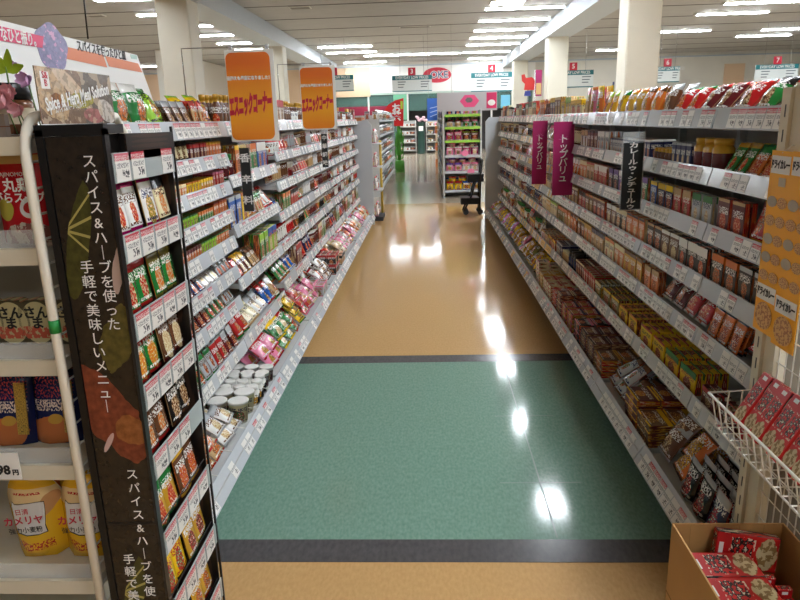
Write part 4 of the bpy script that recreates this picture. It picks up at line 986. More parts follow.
# pocket rows: wire shelf, front strip with price cards, packets
ROWZ = [1.385, 1.21, 1.03, .86, .68, .47, .27, .08]
ROWP = [[('white', 'magenta', ('red', 'orange'), 2), ('white', 'magenta', ('olive', 'gold'), 1), ('cream', 'black', ('orange', 'tan'), 1)],
        [('green', 'red', ('red', 'tan'), 2), ('green', 'olive', ('orange', 'tan'), 2)],
        [('green', 'red', ('orange', 'gold'), 2), ('brown', 'maroon', ('cream', 'tan'), 2)],
        [('brown', 'red', ('orange', 'tan'), 2), ('black', 'brown', ('brown', 'tan'), 2)],
        [('gold', 'green', ('red', 'orange'), 2), ('brown', 'gold', ('orange', 'red'), 2)],
        [('yellow', 'black', ('red', 'green'), 2), ('gold', 'green', ('brown', 'red'), 2)],
        [('red', 'white', ('orange', 'tan'), 2), ('gold', 'red', ('orange', 'brown'), 2)]]
RN = ['top', 'second', 'third', 'fourth', 'fifth', 'sixth', 'lowest']
M_strip2 = mat('strip_holder', (176, 186, 186), .2)
me_rtag = card_mesh(.07, .06, TAGM[0], .001); me_rtag2 = card_mesh(.07, .06, TAGM[1], .001)
for k in range(8):
    z = ROWZ[k]
    if k < 7:
        zb = ROWZ[k]-.16
        sh_ = MB()
        for q in range(4): sh_.tube([(rx0+.02+q*.032, ry0+.016, zb), (rx0+.02+q*.032, ry1-.014, zb)], .002, 4)
        sh_.tube([(rx1-.012, ry0+.016, zb+.03), (rx1-.012, ry1-.014, zb+.03)], .002, 4)
        sh_.build('wire_shelf', M_black, rack)
    st = MB().box(rx1-.003, rx1, ry0+.008, ry1-.014, z, z+.064).build('strip_holder', M_strip2, rack); sub(rack, st)
    for q in range(4):
        if (k, q) in ((0, 2), (4, 3)): continue
        obj('price_tag', me_rtag if (k+q) % 4 else me_rtag2, st, T((rx1+.0012, ry0+.055+q*.082+(.01 if k == 0 and q > 1 else 0), z+.002)))
    if k < 7:
        y = ry0+.06; ri = 0
        for base, band, food, n in ROWP[k]:
            for q in range(n):
                Mx = T((rx1-.018-.006*(q % 2), y, ROWZ[k+1]+.058)) @ RX(rnd.uniform(-.04, .04)) @ RY(-.12-.04*rnd.random())
                lab = '%s and %s spice packet in the %s pocket row of the black rack' % (base, band, RN[k])
                me, parts, w_, d__, h_ = product_mesh('sauce_packet', base, band, .93, food)
                o = obj('spice_packet', me, None, Mx); tag(o, lab, 'packet', 'spice packets %s %s row %d' % (base, band, k+1))
                y += .33/max(3, sum(e[3] for e in ROWP[k]))
o = carton_mesh(.09, .07, .06); o.materials.append(mat('grey_box_card', (150, 148, 142), .6))
bo = hero('small_carton', 'open grey carton on the floor of the black spice rack', 'box', o, T((rx1-.06, 1.62, .03)) @ RZ(.1))
MB().box(rx0+.02, rx1-.008, ry0+.014, ry1-.014, .02, .0295).build('bottom_tray', M_black, rack)

# ================================================================== PRINTED BOARD ON TOP OF THE LEFT RUN
bxp = -1.22
P = lambda u, v: onX(u, v, bxp)
q1, q2, q3 = P(0, 20), P(137, 55), P(152, 97)
yn = 1.62
ztop = lambda y: q1.z+(q2.z-q1.z)*(y-q1.y)/(q2.y-q1.y)
poly = [(yn, 1.505), (q3.y+.03, 1.505), (q3.y, q3.z), (q2.y, q2.z), (yn, ztop(yn))]
bd = thing('promotional_board', 'large white promotional board above the left run with pink strip', 'sign board', (bxp, 2.3, 1.484))
MB().prism(poly, 'x', bxp-.006, bxp).build('board', mat('board_white', (240, 240, 236), .35), bd)
for y in (1.8, 2.85): MB().tube([(bxp-.012, y, 1.484), (bxp-.012, y, 1.7)], .005, 6).build('support', M_chrome, bd)
def onboard(name, pts, m, off=.001): 
    return MB().prism([(P(u, v).y, P(u, v).z) for u, v in pts], 'x', bxp+.0002, bxp+off).build(name, m, bd)
onboard('pink_strip', [(-60, 12), (43, 36.5), (42, 48), (-60, 30)], mat('pink_print', (222, 56, 104), .4), .0022)
onboard('orange_strip', [(65, 46.5), (103, 55), (107, 67.5), (65, 58.5)], mat('orange_print', (222, 128, 84), .4)); onboard('orange_strip', [(105, 56), (138, 63.5), (142, 72.5), (109, 66.5)], mat('orange_print', (222, 128, 84), .4))
onboard('green_mark', [(130, 54), (136.5, 55.5), (137, 59.5), (131, 58.5)], mat('mint_print', (176, 210, 196), .4))
M_hyd = hero_mat('hydrangea_print', lambda b, vec, u, v: b.mix(gt_(b, b.noise(vec, 6, 4), .58), b.mix(b.noise(vec, 9, 4, (4, 4, 0)), L4((64, 66, 112)), L4((176, 168, 206))), L4((214, 160, 196))), .4, False)
cy_, cz_ = P(52, 47).y, P(52, 47).z
MB().prism([(cy_+.095*math.cos(t)*(1+.06*math.sin(5*t+.4)), cz_+.072*math.sin(t)*(1+.06*math.sin(5*t+.4))) for t in [k*math.pi/20 for k in range(40)]], 'x', bxp+.0002, bxp+.0012).build('flower_print', M_hyd, bd, label='round print of purple blossoms')
r_ = (P(43, 40)-P(0, 30)).normalized()
p = P(14, 35); lettering('カレーなひと振り。', .043, M_wink, bd, (bxp+.0028, p.y-.022, p.z-.006), (0, 1, 0), (0, 0, 1), sx=.78, bold=.001)
p = P(100, 50); lettering('スパイスを使ったひと皿', .042, M_ink, bd, (bxp+.0016, p.y+.02, p.z-.004), (0, 1, -.0), (0, 0, 1), sx=.85, bold=.0008)
MB().tube([onX(88, 39, bxp), (bxp-.0, onX(86, 10, bxp).y, 2.02)], .003, 5).build('hanging_rod', M_black, bd)

# ================================================================== HANGING SIGNS
def orangep(b, vec, u, v):
    t = b.m('MINIMUM', b.m('MAXIMUM', b.m('MULTIPLY', b.m('SUBTRACT', 1., b.m('ABSOLUTE', b.m('SUBTRACT', b.m('MULTIPLY', v, 2), .75))), 1.2), 0), 1)
    return b.mix(t, L4((232, 112, 20)), L4((244, 166, 26)))
M_orange = hero_mat('orange_sign_print', orangep, .3, False)
def rrect(x0, x1, z0, z1, r, n=5):
    out = []
    for cx, cz, a0 in ((x1-r, z0+r, -90), (x1-r, z1-r, 0), (x0+r, z1-r, 90), (x0+r, z0+r, 180)):
        out += [(cx+r*math.cos(math.radians(a0+90*k/n)), cz+r*math.sin(math.radians(a0+90*k/n))) for k in range(n+1)]
    return out
def orange_sign(y, x0, x1, z0, z1, xpost, lab):
    t = thing('hanging_sign', lab, 'sign', ((x0+x1)/2, y, z0), 'orange corner signs')
    MB().box(x0, x1+.012, y, y+.003, z0-.008, z1+.012).build('backing_card', M_card, t)
    MB().prism(rrect(x0+.004, x1-.008, z0, z1, .03), 'y', y-.002, y-.0005).build('panel', M_orange, t)
    w = x1-x0; cx = (x0+x1)/2; h = z1-z0
    lettering('品揃えも豊富になりました！', w*.085, M_wink, t, (cx, y-.003, z0+h*.71), (1, 0, 0), (0, 0, 1), sx=.88, bold=.0012)
    lo = lettering('エスニックコーナー', w*.2, M_rink, t, (cx-.004, y-.003, z0+h*.40), (1, 0, .05), (.12, 0, 1), sx=.52, bold=.0035)
    me = lo.data
    # brush lettering: stretched tall
    zc = z0+h*.40
    for v in me.vertices: v.co.z = zc+(v.co.z-zc)*2.3
    zt = z1+.028
    MB().tube([(xpost, y+.01, 1.4845), (xpost, y+.01, zt), (x1-.02, y+.01, zt), (x1-.02, y+.01, zt-.02)], .0035, 6).build('wire_arm', M_chrome, t)
    for x in (x0+.03, x1-.02): MB().box(x-.008, x+.008, y+.004, y+.014, z1-.002, zt+.008).build('clip', M_chrome, t)
a, b_ = onY(224, 53, 3.5), onY(277, 139, 3.5); orange_sign(3.5, a.x, b_.x, b_.z, a.z, onY(186, 100, 3.5).x, 'larger nearer orange corner sign with red brush lettering')
a, b_ = onY(299, 68, 5.1), onY(336, 128, 5.1); orange_sign(5.1, a.x, b_.x, b_.z, a.z, a.x-.16, 'smaller farther orange corner sign with red brush lettering')
M_mag = mat('magenta_print', (166, 18, 92), .4)
def magenta(y, ua, va, ub, vb, lab):
    a, b = onY(ua, va, y), onY(ub, vb, y); t = thing('hanging_banner', lab, 'banner', ((a.x+b.x)/2, y, b.z), 'magenta shelf banners')
    MB().box(a.x, b.x, y, y+.002, b.z, a.z).build('sheet', M_mag, t)
    w = b.x-a.x; cx = (a.x+b.x)/2
    MB().box(cx-.03, cx+.03, y+.0025, y+.006, a.z-.02, a.z+.03).build('clip', M_clear, t)
    lettering(vtext('トップバリュ'), w*.46, M_wink, t, (cx, y-.001, a.z-(a.z-b.z)*.5), (1, 0, 0), (0, 0, 1), lines=.82, bold=.0008)
    MP = mat('pale_magenta', (206, 110, 160), .5)
    em = MB()
    for k in range(5):
        an = math.pi*(k+.5)/5; em.prism([(cx+w*.12*math.cos(an-.2), a.z-.13+w*.12*math.sin(an-.2)), (cx+w*.3*math.cos(an), a.z-.13+w*.24*math.sin(an)), (cx+w*.12*math.cos(an+.2), a.z-.13+w*.12*math.sin(an+.2))], 'y', y-.0012, y-.0002)
    em.build('emblem', MP, t)
magenta(6.0, 533, 121, 546, 184, 'narrower farther magenta banner hanging from the right top shelf'); magenta(5.0, 554, 122, 572, 195, 'wider nearer magenta banner hanging from the right top shelf')
def blacksign(y, ua, va, ub, vb, txt, lab, wide=1.0, s=.75):
    a, b = onY(ua, va, y), onY(ub, vb, y); t = thing('shelf_sign', lab, 'sign', ((a.x+b.x)/2, y, b.z), 'black shelf signs')
    MB().box(a.x, b.x, y, y+.003, b.z, a.z).build('plate', mat('sign_charcoal', (34, 36, 36), .35), t)
    MB().box(a.x-.004, b.x+.006, y+.0035, y+.006, b.z-.006, a.z+.05).build('holder', M_clear, t)
    w = b.x-a.x; h = a.z-b.z; n = len(txt)
    for k, ch in enumerate(txt):
        lettering('｜' if ch == 'ー' else ch, min(w*s, h/n*1.05), M_wink, t, ((a.x+b.x)/2, y-.001, a.z-h*(k+.5)/n), (1, 0, 0), (0, 0, 1), bold=.0008, name='letter', sx=wide)
blacksign(3.3, 624, 143, 640, 209, 'カレールゥ・シチュールゥ', 'tall black sign with white lettering hanging on the right shelves', s=.95, wide=1.7)
blacksign(3.5, 239, 148, 254, 211, '香辛料', 'black three-character sign below the larger orange sign', s=.95, wide=1.15)
blacksign(5.9, 321, 134, 328.5, 167, '中華調味', 'small black sign below the smaller orange sign', s=.9)

# ================================================================== RIGHT END UNIT (post, mesh, hanging strips, basket)
eu = thing('end_display', 'cream slotted post and wire mesh end frame on the right', 'end display', (1.3, 1.6, 0))
mx = .90
MB().box(mx-.02, mx+.03, 1.735, 1.775, 0, 1.55).build('post', M_cream, eu); MB().box(mx-.012, mx+.022, 1.68, 1.733, 0, 1.56).build('post', M_cream, eu)
for k in range(24): MB().box(mx-.0205, mx-.0195, 1.75, 1.756, .1+k*.06, .13+k*.06).build('slot', M_kick, eu)
MB().box(mx+.035, 2.15, 1.70, 1.72, 0, 1.5).build('back_panel', mat('taupe_panel', (128, 118, 104), .6), eu)
ms = MB()
for k in range(18): ms.tube([(mx, 1.10+k*.034, .03), (mx, 1.10+k*.034, 1.5)], .002, 4)
m1 = ms.build('mesh_uprights', M_wire, eu)
ms = MB()
for k in range(20): ms.tube([(mx-.004, 1.10, .04+k*.075), (mx-.004, 1.679, .04+k*.075)], .002, 4)
ms.build('mesh_crosswires', M_wire, eu)
MB().box(mx+.035, 2.15, 1.10, 1.69, .08, .12).build('base_shelf', M_cream, eu); MB().box(mx+.035, 2.15, 1.10, 1.69, .72, .745).build('shelf', M_cream, eu)
MB().box(mx-.02, mx+.02, 1.06, 1.1, 0, 1.55).build('post', M_cream, eu)
# yellow hanging strips
def strip(y0, y1, z0, z1, lab, x):
    t = thing('hanging_strip', lab, 'hanging strip', (x, (y0+y1)/2, z0), 'yellow hanging strips')
    MB().box(x, x+.0025, y0, y1, z0, z1).build('card', mat('amber_card', (250, 178, 18), .4), t)
    w = y1-y0; cy = (y0+y1)/2; f_ = x-.0008
    def pl(n, a0, a1, b0, b1, m, o=.0): MB().box(f_-o-.0006, f_-o, a0, a1, b0, b1).build(n, m, t)
    pl('title_card', y0+.006, y1-.006, z1-.055, z1-.012, M_card); lettering('ドライカレー', .023, M_ink, t, (f_-.0014, cy, z1-.034), (0, -1, 0), (0, 0, 1), sx=.66, bold=.0009)
    M_ph = hero_mat('dish_photo', lambda b, vec, u, v: b.mix(gt_(b, b.noise(vec, 9, 3), .52), L4((222, 176, 110)), L4((176, 110, 60))), .4, False) if 'dish' not in MC else MC['dish']; MC['dish'] = M_ph
    pl('grey_label', y0+.02, y1-.05, z1-.085, z1-.064, mat('tan_label', (206, 196, 170), .5))
    for k in range(6):
        zz = z1-.125-k*.047
        if zz < z0+.13: break
        for s_, m_ in ((.25, M_ph), (.72, mat('grey_photo', (176, 164, 144), .5))):
            o_ = MB().prism([(y0+w*s_+.02*math.cos(q*math.pi/5)*(1.2), zz+.014*math.sin(q*math.pi/5)) for q in range(10)], 'x', f_-.0008, f_).build('dish_photo', m_ if (k+int(s_*4)) % 3 else M_ph, t)
    pl('title_card', y0+.004, y1-.004, z0+.085, z0+.125, M_card); lettering('ドライカレー', .023, M_ink, t, (f_-.0014, cy, z0+.105), (0, -1, 0), (0, 0, 1), sx=.66, bold=.0009)
    MB().prism([(cy+w*.42*math.cos(q*math.pi/8), z0+.045+.036*math.sin(q*math.pi/8)) for q in range(16)], 'x', f_-.0008, f_).build('rice_photo', M_ph, t)
    MB().tube([(x, cy, z1-.005), (x+.02, cy, z1+.012), (mx-.006, cy, z1+.012)], .002, 5).build('hook', M_wire, t)
sx_ = .862
pa, pb = onX(772, 150, sx_), onX(753, 325, sx_)
strip(1.655, 1.757, pb.z-.004, pa.z+.0, 'yellow hanging strip of dishes nearer the shelves', sx_); strip(1.545, 1.650, pb.z-.012, pa.z+.002, 'yellow hanging strip of dishes at the right photo edge', sx_-.004)
# wire basket on the mesh
kx0, kx1, ky0, ky1, kz = .735, .893, 1.16, 1.69, .775
bk = thing('wire_basket', 'white wire basket of red packs hooked on the mesh', 'basket', ((kx0+kx1)/2, (ky0+ky1)/2, kz-.09))
M_bw = M_wire
MB().tube([(kx0, ky0, kz), (kx0, ky1, kz), (kx1, ky1, kz+.01), (kx1, ky0, kz+.01), (kx0, ky0, kz)], .004, 6).build('rim', M_bw, bk)
MB().tube([(kx0+.02, ky0, kz-.09), (kx0+.02, ky1, kz-.09), (kx1, ky1, kz-.09), (kx1, ky0, kz-.09), (kx0+.02, ky0, kz-.09)], .003, 6).build('base_ring', M_bw, bk)
for k in range(14):
    y = ky0+.02+k*.0375
    MB().tube([(kx0, y, kz), (kx0+.02, y, kz-.09), (kx1, y, kz-.09)], .0022, 4).build('wire', M_bw, bk)
for k in range(4):
    x = kx0+.05+k*.035
    MB().tube([(x, ky0, kz-.088), (x, ky1, kz-.088), (x+.003, ky1, kz+.004)], .0022, 4).build('wire', M_bw, bk)
def redpack(b, vec, u, v):
    mp = b.nt.nodes.new('ShaderNodeVectorMath'); mp.operation = 'MULTIPLY'; mp.inputs[1].default_value = (1, 2.2, 1); b.nt.links.new(vec, mp.inputs[0])
    n = b.noise(mp.outputs[0], 5, 3); n2 = b.noise(mp.outputs[0], 6.5, 3)
    c = b.mix(gt_(b, v, .78), L4((206, 34, 30)), L4((190, 20, 26)))
    c = b.mix(rect(b, u, v, .3, .7, .88, .95), c, 'white')
    c = b.mix(b.m('MULTIPLY', rect(b, u, v, .12, .88, .42, .76), gt_(b, n2, .47)), c, L4((24, 18, 18)))
    c = b.mix(b.m('MULTIPLY', rect(b, u, v, .08, .92, .38, .8), gt_(b, n2, .58)), c, L4((226, 216, 190)))
    c = b.mix(b.ell(u, v, .5, .18, .45, .16, 0, n, .6), c, b.mix(gt_(b, n, .5), L4((214, 196, 150)), L4((150, 120, 70))))
    return c
M_redpack = hero_mat('red_pack_print', redpack, .3, False)
me_rp = carton_mesh(.046, .022, .15); me_rp.materials.append(M_redpack)
for k in range(10):
    y = ky1-.06-k*.0475
    Mx = T((kx0+.055+.004*(k % 2), y, kz-.062)) @ RZ(math.pi) @ RY(-.5)
    hero('red_pack', 'red pack in the wire basket, %s from its far end' % ordn(k), 'pack', me_rp, Mx, 'red packs in the wire basket')

# ================================================================== CARDBOARD BOX WITH RED PACKS
z_ = .5; c1, c2 = onZ(672, 523, z_), onZ(785, 524, z_)
bx0, bx1, by1, by0 = c1.x, min(c2.x, .872), c1.y, 1.08
cb = thing('cardboard_box', 'open cardboard box of red packs at the bottom right', 'cardboard box', ((bx0+bx1)/2, (by0+by1)/2, 0))
th = .004
MB().box(bx0, bx0+th, by0, by1, 0, z_).build('side_wall', M_board, cb); MB().box(bx1-th, bx1, by0, by1, 0, z_).build('side_wall', M_boardin, cb)
MB().box(bx0+th, bx1-th, by1-th, by1, 0, z_).build('end_wall', M_boardin, cb); MB().box(bx0+th, bx1-th, by0, by0+th, 0, z_).build('end_wall', M_board, cb)
MB().box(bx0+th, bx1-th, by0+th, by1-th, .31, .32).build('inner_floor', M_boardin, cb)
MB().box(bx0-.0008, bx0, by0, by1, .30, .304).build('side_crease', mat('crease', (150, 112, 62), .8), cb)
for k in range(4): MB().box(bx0+.045+k*.06, bx0+.046+k*.06, by1-th-.0006, by1-th, .31, z_-.003).build('flute_line', mat('crease', (150, 112, 62), .8), cb)
me_rb2 = carton_mesh(.09, .026, .15); me_rb2.materials.append(M_redpack)
zf = .3205
n_ = 0
for col in range(2):
    for row in range(2):
        for s in range(5):
            Mx = T((bx0+.012+.15*0+.082*0+.155*0+.155, by1-.10-.095*row-.0*col, zf+.0135+s*.027)) @ RZ(math.pi/2*0) @ RZ(0) @ RY(-math.pi/2)
            if col == 0: hero('red_pack', 'red pack lying in the %s stack in the cardboard box, layer %s' % (('far', 'near')[row], ('one', 'two', 'three', 'four', 'five')[s]), 'pack', me_rb2, Mx, 'red packs stacked in the cardboard box')
for k, (dx, dy, ddz) in enumerate(((.187, -.115, 0), (.205, -.155, 0), (.192, -.2, 0), (.222, -.245, 0))):
    hero('red_pack', 'red pack standing on end in the cardboard box, %s from the far wall' % ordn(k), 'pack', me_rp, T((bx0+dx, by1+dy, zf)) @ RZ(.1*(k-1)-math.pi/2) @ Matrix.Scale(.75, 4), 'red packs standing in the cardboard box')
hero('red_pack', 'red pack tilted against the far wall of the cardboard box', 'pack', me_rb2, T((bx0+.17, by1-.032, zf+.125)) @ RZ(-.05) @ RX(0.) @ RZ(-math.pi/2) @ RY(-.15) @ RX(math.pi/2-.12) @ T((0, 0, -.075)))

# white wire dividers on the left bottom shelf
for k, y in enumerate((2.32, 2.52, 2.74, 2.95, 3.2)):
    MB().tube([(-.845, y, .175), (-1.05, y+.0, .205), (-1.3, y, .205), (-1.3, y, .1405)], .0022, 5).build('wire_divider', M_wire, shL)

# ================================================================== FAR HALL
# ---- aisle signs
M_teal = mat('teal_print', (34, 116, 122), .4); M_sred = mat('sign_red', (198, 34, 58), .4); M_sboard = mat('sign_white', (226, 232, 230), .4)
def aisle_sign(ua, va, ub, vb, num, lab, y=23.0):
    a, b = onY(ua, va, y), onY(ub, vb, y); t = thing('aisle_sign', lab, 'aisle sign', ((a.x+b.x)/2, y, b.z), 'hanging aisle signs')
    MB().box(a.x, b.x, y, y+.03, b.z, a.z).build('board', M_sboard, t)
    h = a.z-b.z; MB().box(a.x, b.x, y-.004, y-.001, a.z-h*.27, a.z).build('header', M_teal, t); MB().box(a.x, b.x, y-.004, y-.001, b.z, b.z+h*.06).build('footer', M_teal, t)
    lettering('EVERYDAY LOW PRICES', .125, M_wink, t, ((a.x+b.x)/2, y-.006, a.z-h*.14), (1, 0, 0), (0, 0, 1), sx=.8, bold=.002)
    M_line = mat('sign_small_print', (120, 130, 132), .6)
    for k in range(3):
        for s, w in ((.14, .2), (.72, .22)): MB().box(a.x+(b.x-a.x)*s, a.x+(b.x-a.x)*(s+w-.03*k), y-.003, y-.001, a.z-h*(.42+.16*k), a.z-h*(.36+.16*k)).build('small_print', M_line, t)
    c = (a.x+b.x)/2; MB().box(c-.12, c+.12, y, y+.03, a.z+.002, a.z+.24).build('number_plate', M_sred, t)
    if num: lettering(num, .2, M_wink, t, (c, y-.003, a.z+.12), (1, 0, 0), (0, 0, 1), bold=.003)
    for s in (.2, .8): MB().tube([(a.x+(b.x-a.x)*s, y+.015, a.z), (a.x+(b.x-a.x)*s, y+.015, H)], .006, 4).build('hanging_wire', M_chrome, t)
aisle_sign(392, 76, 432, 91, '3', 'white aisle sign numbered 3 hanging left of the red oval'); aisle_sign(471, 73, 512, 91, '4', 'white aisle sign numbered 4 above the pink header')
aisle_sign(553, 71, 593, 87, '5', 'white aisle sign numbered 5 behind the second right column'); aisle_sign(655, 67, 679, 82, '6', 'white aisle sign numbered 6 behind the nearest right column')
aisle_sign(756, 65, 797, 81, '7', 'white aisle sign numbered 7 at the far right'); aisle_sign(314, 76, 354, 91, '2', 'white aisle sign numbered 2 behind the smaller orange sign')
# ---- red oval on the bulkhead
c_ = onY(437, 75, BY-.1); rx_, rz_ = .66, .34
ov = thing('oval_sign', 'red oval shop sign with blue outlined letters on the bulkhead', 'sign', (c_.x, BY-.08, c_.z-rz_))
MB().prism([(c_.x+rx_*math.cos(k*math.pi/16), c_.z+rz_*math.sin(k*math.pi/16)) for k in range(32)], 'y', BY-.1, BY-.065).build('plate', mat('oval_red', (206, 28, 58), .4), ov)
lettering('OKE', .42, M_wink, ov, (c_.x+.1, BY-.104, c_.z), (1, 0, 0), (0, 0, 1), bold=.028); lettering('OKE', .42, mat('oval_blue', (30, 70, 120), .4), ov, (c_.x+.1, BY-.107, c_.z), (1, 0, 0), (0, 0, 1), bold=.004)
# ---- shopfront below the bulkhead
M_glass = mat('shop_glass', (110, 150, 140), .08, alpha=.45); M_band = mat('crimson_band', (150, 24, 60), .5); M_mint = mat('mint_panel', (120, 190, 150), .5); M_dkin = mat('dark_interior', (60, 56, 56), .7)
struct(MB().box(-4.6, 5.0, BY+1.2, BY+1.3, 0, 2.74).build('wall_shop_back', M_dkin))
wn = struct(MB().box(-4.5, -.95, BY+.02, BY+.04, .1, 2.7).build('window_1', M_glass))
MB().box(-4.4, -1.7, BY-.02, BY+.015, 1.75, 2.15).build('crimson_band', M_band, wn); MB().box(-1.62, -1.0, BY-.02, BY+.015, 1.5, 2.65).build('mint_panel', M_mint, wn)
w2 = struct(MB().box(-.9, 4.9, BY+.02, BY+.04, 1.9, 2.7).build('window_2', M_glass))
for x in (-4.55, -2.8, -.95, 1.2, 3.0, 4.95): MB().box(x-.04, x+.04, BY-.03, BY+.06, 0, 2.74).build('mullion', M_white, w2)
MB().box(-4.6, 5, BY-.03, BY+.06, 2.66, 2.74).build('mullion', mat('pale_green_frame', (196, 216, 206), .4), w2)
# ---- generic shelf unit
def unit(name, lab, cat, x0, x1, y0, y1, zs, ht, face, m=M_shelf, back=True):
    """open shelf unit; face '-y' (to camera), '+x' or '-x'"""
    t = thing(name, lab, cat, ((x0+x1)/2, (y0+y1)/2, 0))
    if face == '-y': MB().box(x0+.03, x1-.03, y1-.03, y1, 0, ht).build('back_panel', M_back, t)
    elif face == '+x': MB().box(x0, x0+.03, y0+.03, y1-.03, 0, ht).build('back_panel', M_back, t)
    else: MB().box(x1-.03, x1, y0+.03, y1-.03, 0, ht).build('back_panel', M_back, t)
    if face == '-y':
        for x in (x0, x1-.03): MB().box(x, x+.03, y0, y1, 0, ht).build('side_panel', m, t)
        for z in zs: MB().box(x0+.031, x1-.031, y0, y1-.031, z-.03, z).build('shelf', m, t)
    else:
        for y in (y0, y1-.03): MB().box(x0, x1, y, y+.03, 0, ht).build('side_panel', m, t)
        for z in zs: MB().box(x0+(.031 if face == '+x' else 0), x1-(.031 if face == '-x' else 0), y0+.031, y1-.031, z-.03, z).build('shelf', m, t)
    return t
def row_y(kind, pal, x0, x1, y, z, lab, sc=1., step=None, rz=-math.pi/2, seed=0, tilt=.1):
    if KIND[kind][0] != 'pouch' and KIND[kind][0] != 'pillow': tilt = 0
    r = random.Random(seed); w = KIND[kind][1]*sc; n = max(1, int((x1-x0)/(w+.012))); st = (x1-x0)/n
    for k in range(n):
        b, c = pal[(k*len(pal))//n]
        put(kind, b, c, T((x0+st*(k+.5), y, z+.002)) @ RZ(rz+r.uniform(-.06, .06)) @ RY(-tilt), '%s and %s %s' % (b, c, lab), 'far '+lab, sc)
def row_x(kind, pal, y0, y1, x, z, lab, sc=1., rz=0, seed=0, tilt=.1):
    if KIND[kind][0] != 'pouch' and KIND[kind][0] != 'pillow': tilt = 0
    r = random.Random(seed); w = KIND[kind][1]*sc; n = max(1, int((y1-y0)/(w+.03))); st = (y1-y0)/n
    for k in range(n):
        b, c = pal[(k*len(pal))//n]
        put(kind, b, c, T((x, y0+st*(k+.5), z+.002)) @ RZ(rz+r.uniform(-.06, .06)) @ RY(-tilt), '%s and %s %s' % (b, c, lab), 'far '+lab, sc)
# ---- far right end display with pink bags
zz = [.14, .5, .8, 1.08, 1.33, 1.56]
FE = unit('end_display', 'far end display of pink snack bags below the pink header', 'end display', .28, 1.02, 13.2, 13.65, zz, 1.66, '-y', M_shelf)
for k, z in enumerate(zz):
    M_g = mat('lime_strip', (150, 200, 70), .4) if k in (3, 4, 5) else M_rail
    o = MB().box(.312, .988, 13.188, 13.198, z-.035, z+.012).build('price_rail', M_g, FE)
LN = ['lowest', 'second', 'third', 'fourth', 'fifth', 'top']
PK = [[('yellow', 'red'), ('gold', 'blue')], [('pink', 'purple'), ('white', 'pink')], [('pink', 'white'), ('magenta', 'white')], [('magenta', 'pink'), ('maroon', 'lime')], [('tan', 'maroon'), ('green', 'pink')], [('navy', 'white'), ('pink', 'brown')]]
for k, z in enumerate(zz): row_y(DG, PK[k], .33, .97, 13.3, z, 'snack bag on the %s shelf of the far pink end display' % LN[k], .98 if k < 4 else .8, seed=k)
for k, z in enumerate(zz[:4]): row_y(DG, PK[k], .36, .94, 13.36, z+.1, 'upper snack bag on the %s shelf of the far pink end display' % LN[k], .95, seed=k+40)
for k, z in enumerate(zz[:5]): row_y(NO, PK[k][::-1], .33, .97, 13.47, z+.091, 'small bag behind on the %s shelf of the far pink end display' % LN[k], .95, seed=k+20)
for k, z in enumerate(zz[:5]): MB().box(.33, .97, 13.345, 13.6, z+.001, z+.09).build('riser', M_shelf, FE)
a, b = onY(437, 93, 13.25), onY(497, 110, 13.25)
hd = thing('header_sign', 'grey header board with pink shapes above the far end display', 'sign', ((a.x+b.x)/2, 13.25, b.z))
MB().box(a.x, b.x, 13.25, 13.262, b.z, a.z).build('board', mat('silver_board', (186, 182, 184), .35), hd)
def hexa(u, v, r): c = onY(u, v, 13.25); return [(c.x+r*1.15*math.cos(k*math.pi/3), c.z+r*.8*math.sin(k*math.pi/3)) for k in range(6)]
MB().prism(hexa(469.5, 101, .16), 'y', 13.246, 13.249).build('pink_hexagon', mat('hot_pink', (228, 80, 130), .4), hd)
MB().prism(hexa(469, 100, .065), 'y', 13.243, 13.2455).build('grey_shape', mat('shape_grey', (110, 106, 106), .5), hd)
p1_, p2_ = onY(486.5, 92.5, 13.25), onY(496.5, 108, 13.25); MB().box(p1_.x, p2_.x, 13.246, 13.249, p2_.z, p1_.z).build('crimson_card', mat('card_crimson', (206, 40, 96), .4), hd)
c = onY(491.5, 102.5, 13.25); MB().prism([(c.x+.07*math.cos(k*math.pi/8), c.z+.055*math.sin(k*math.pi/8)) for k in range(16)], 'y', 13.243, 13.2455).build('pale_shape', M_card, hd)
for x in (a.x+.2, b.x-.3): MB().box(x, x+.02, 13.2625, 13.272, 1.66, a.z-.02).build('support', M_chrome, hd)
for u, v, lab in ((465, 153, 'upper'), (471, 171.5, 'lower')):
    c = onY(u, v, 13.17); o = MB().prism([(c.x+.075*math.cos(k*math.pi/7)*(1 if k % 2 else .85), c.z+.06*math.sin(k*math.pi/7)*(1 if k % 2 else .85)) for k in range(14)], 'y', 13.165, 13.17).build('pop_card', mat('pop_pink', (240, 130, 170), .4)); tag(o, 'pink starburst card on the far end display, %s of two' % lab, 'price card')
# far right bank behind that display
unit('aisle_shelving', 'far shelving bank behind the pink end display', 'shelving', .27, .8, 13.7, 20.3, [.15, .5, .85, 1.2, 1.5], 1.78, '-x')
for k, z in enumerate([.15, .5, .85, 1.2, 1.5]): row_x(NBX, [('navy', 'white'), ('blue', 'silver'), ('grey', 'maroon'), ('teal', 'white')], 13.75, 20.2, .37, z, 'box on the %s shelf of the far bank behind the pink display' % LN[k], 2.0, math.pi, k)
# far left bank
unit('aisle_shelving', 'far shelving bank on the left of the far aisle', 'shelving', -1.5, -.96, 13.6, 19.5, [.15, .5, .85, 1.2, 1.5], 1.6, '+x')
for k, z in enumerate([.15, .5, .85, 1.2, 1.5]): row_x(DG, [('white', 'maroon'), ('silver', 'grey'), ('brown', 'white'), ('silver', 'green')], 13.7, 19.4, -1.02, z, 'bag on the %s shelf of the far left bank' % LN[k], 1.3, 0, k)
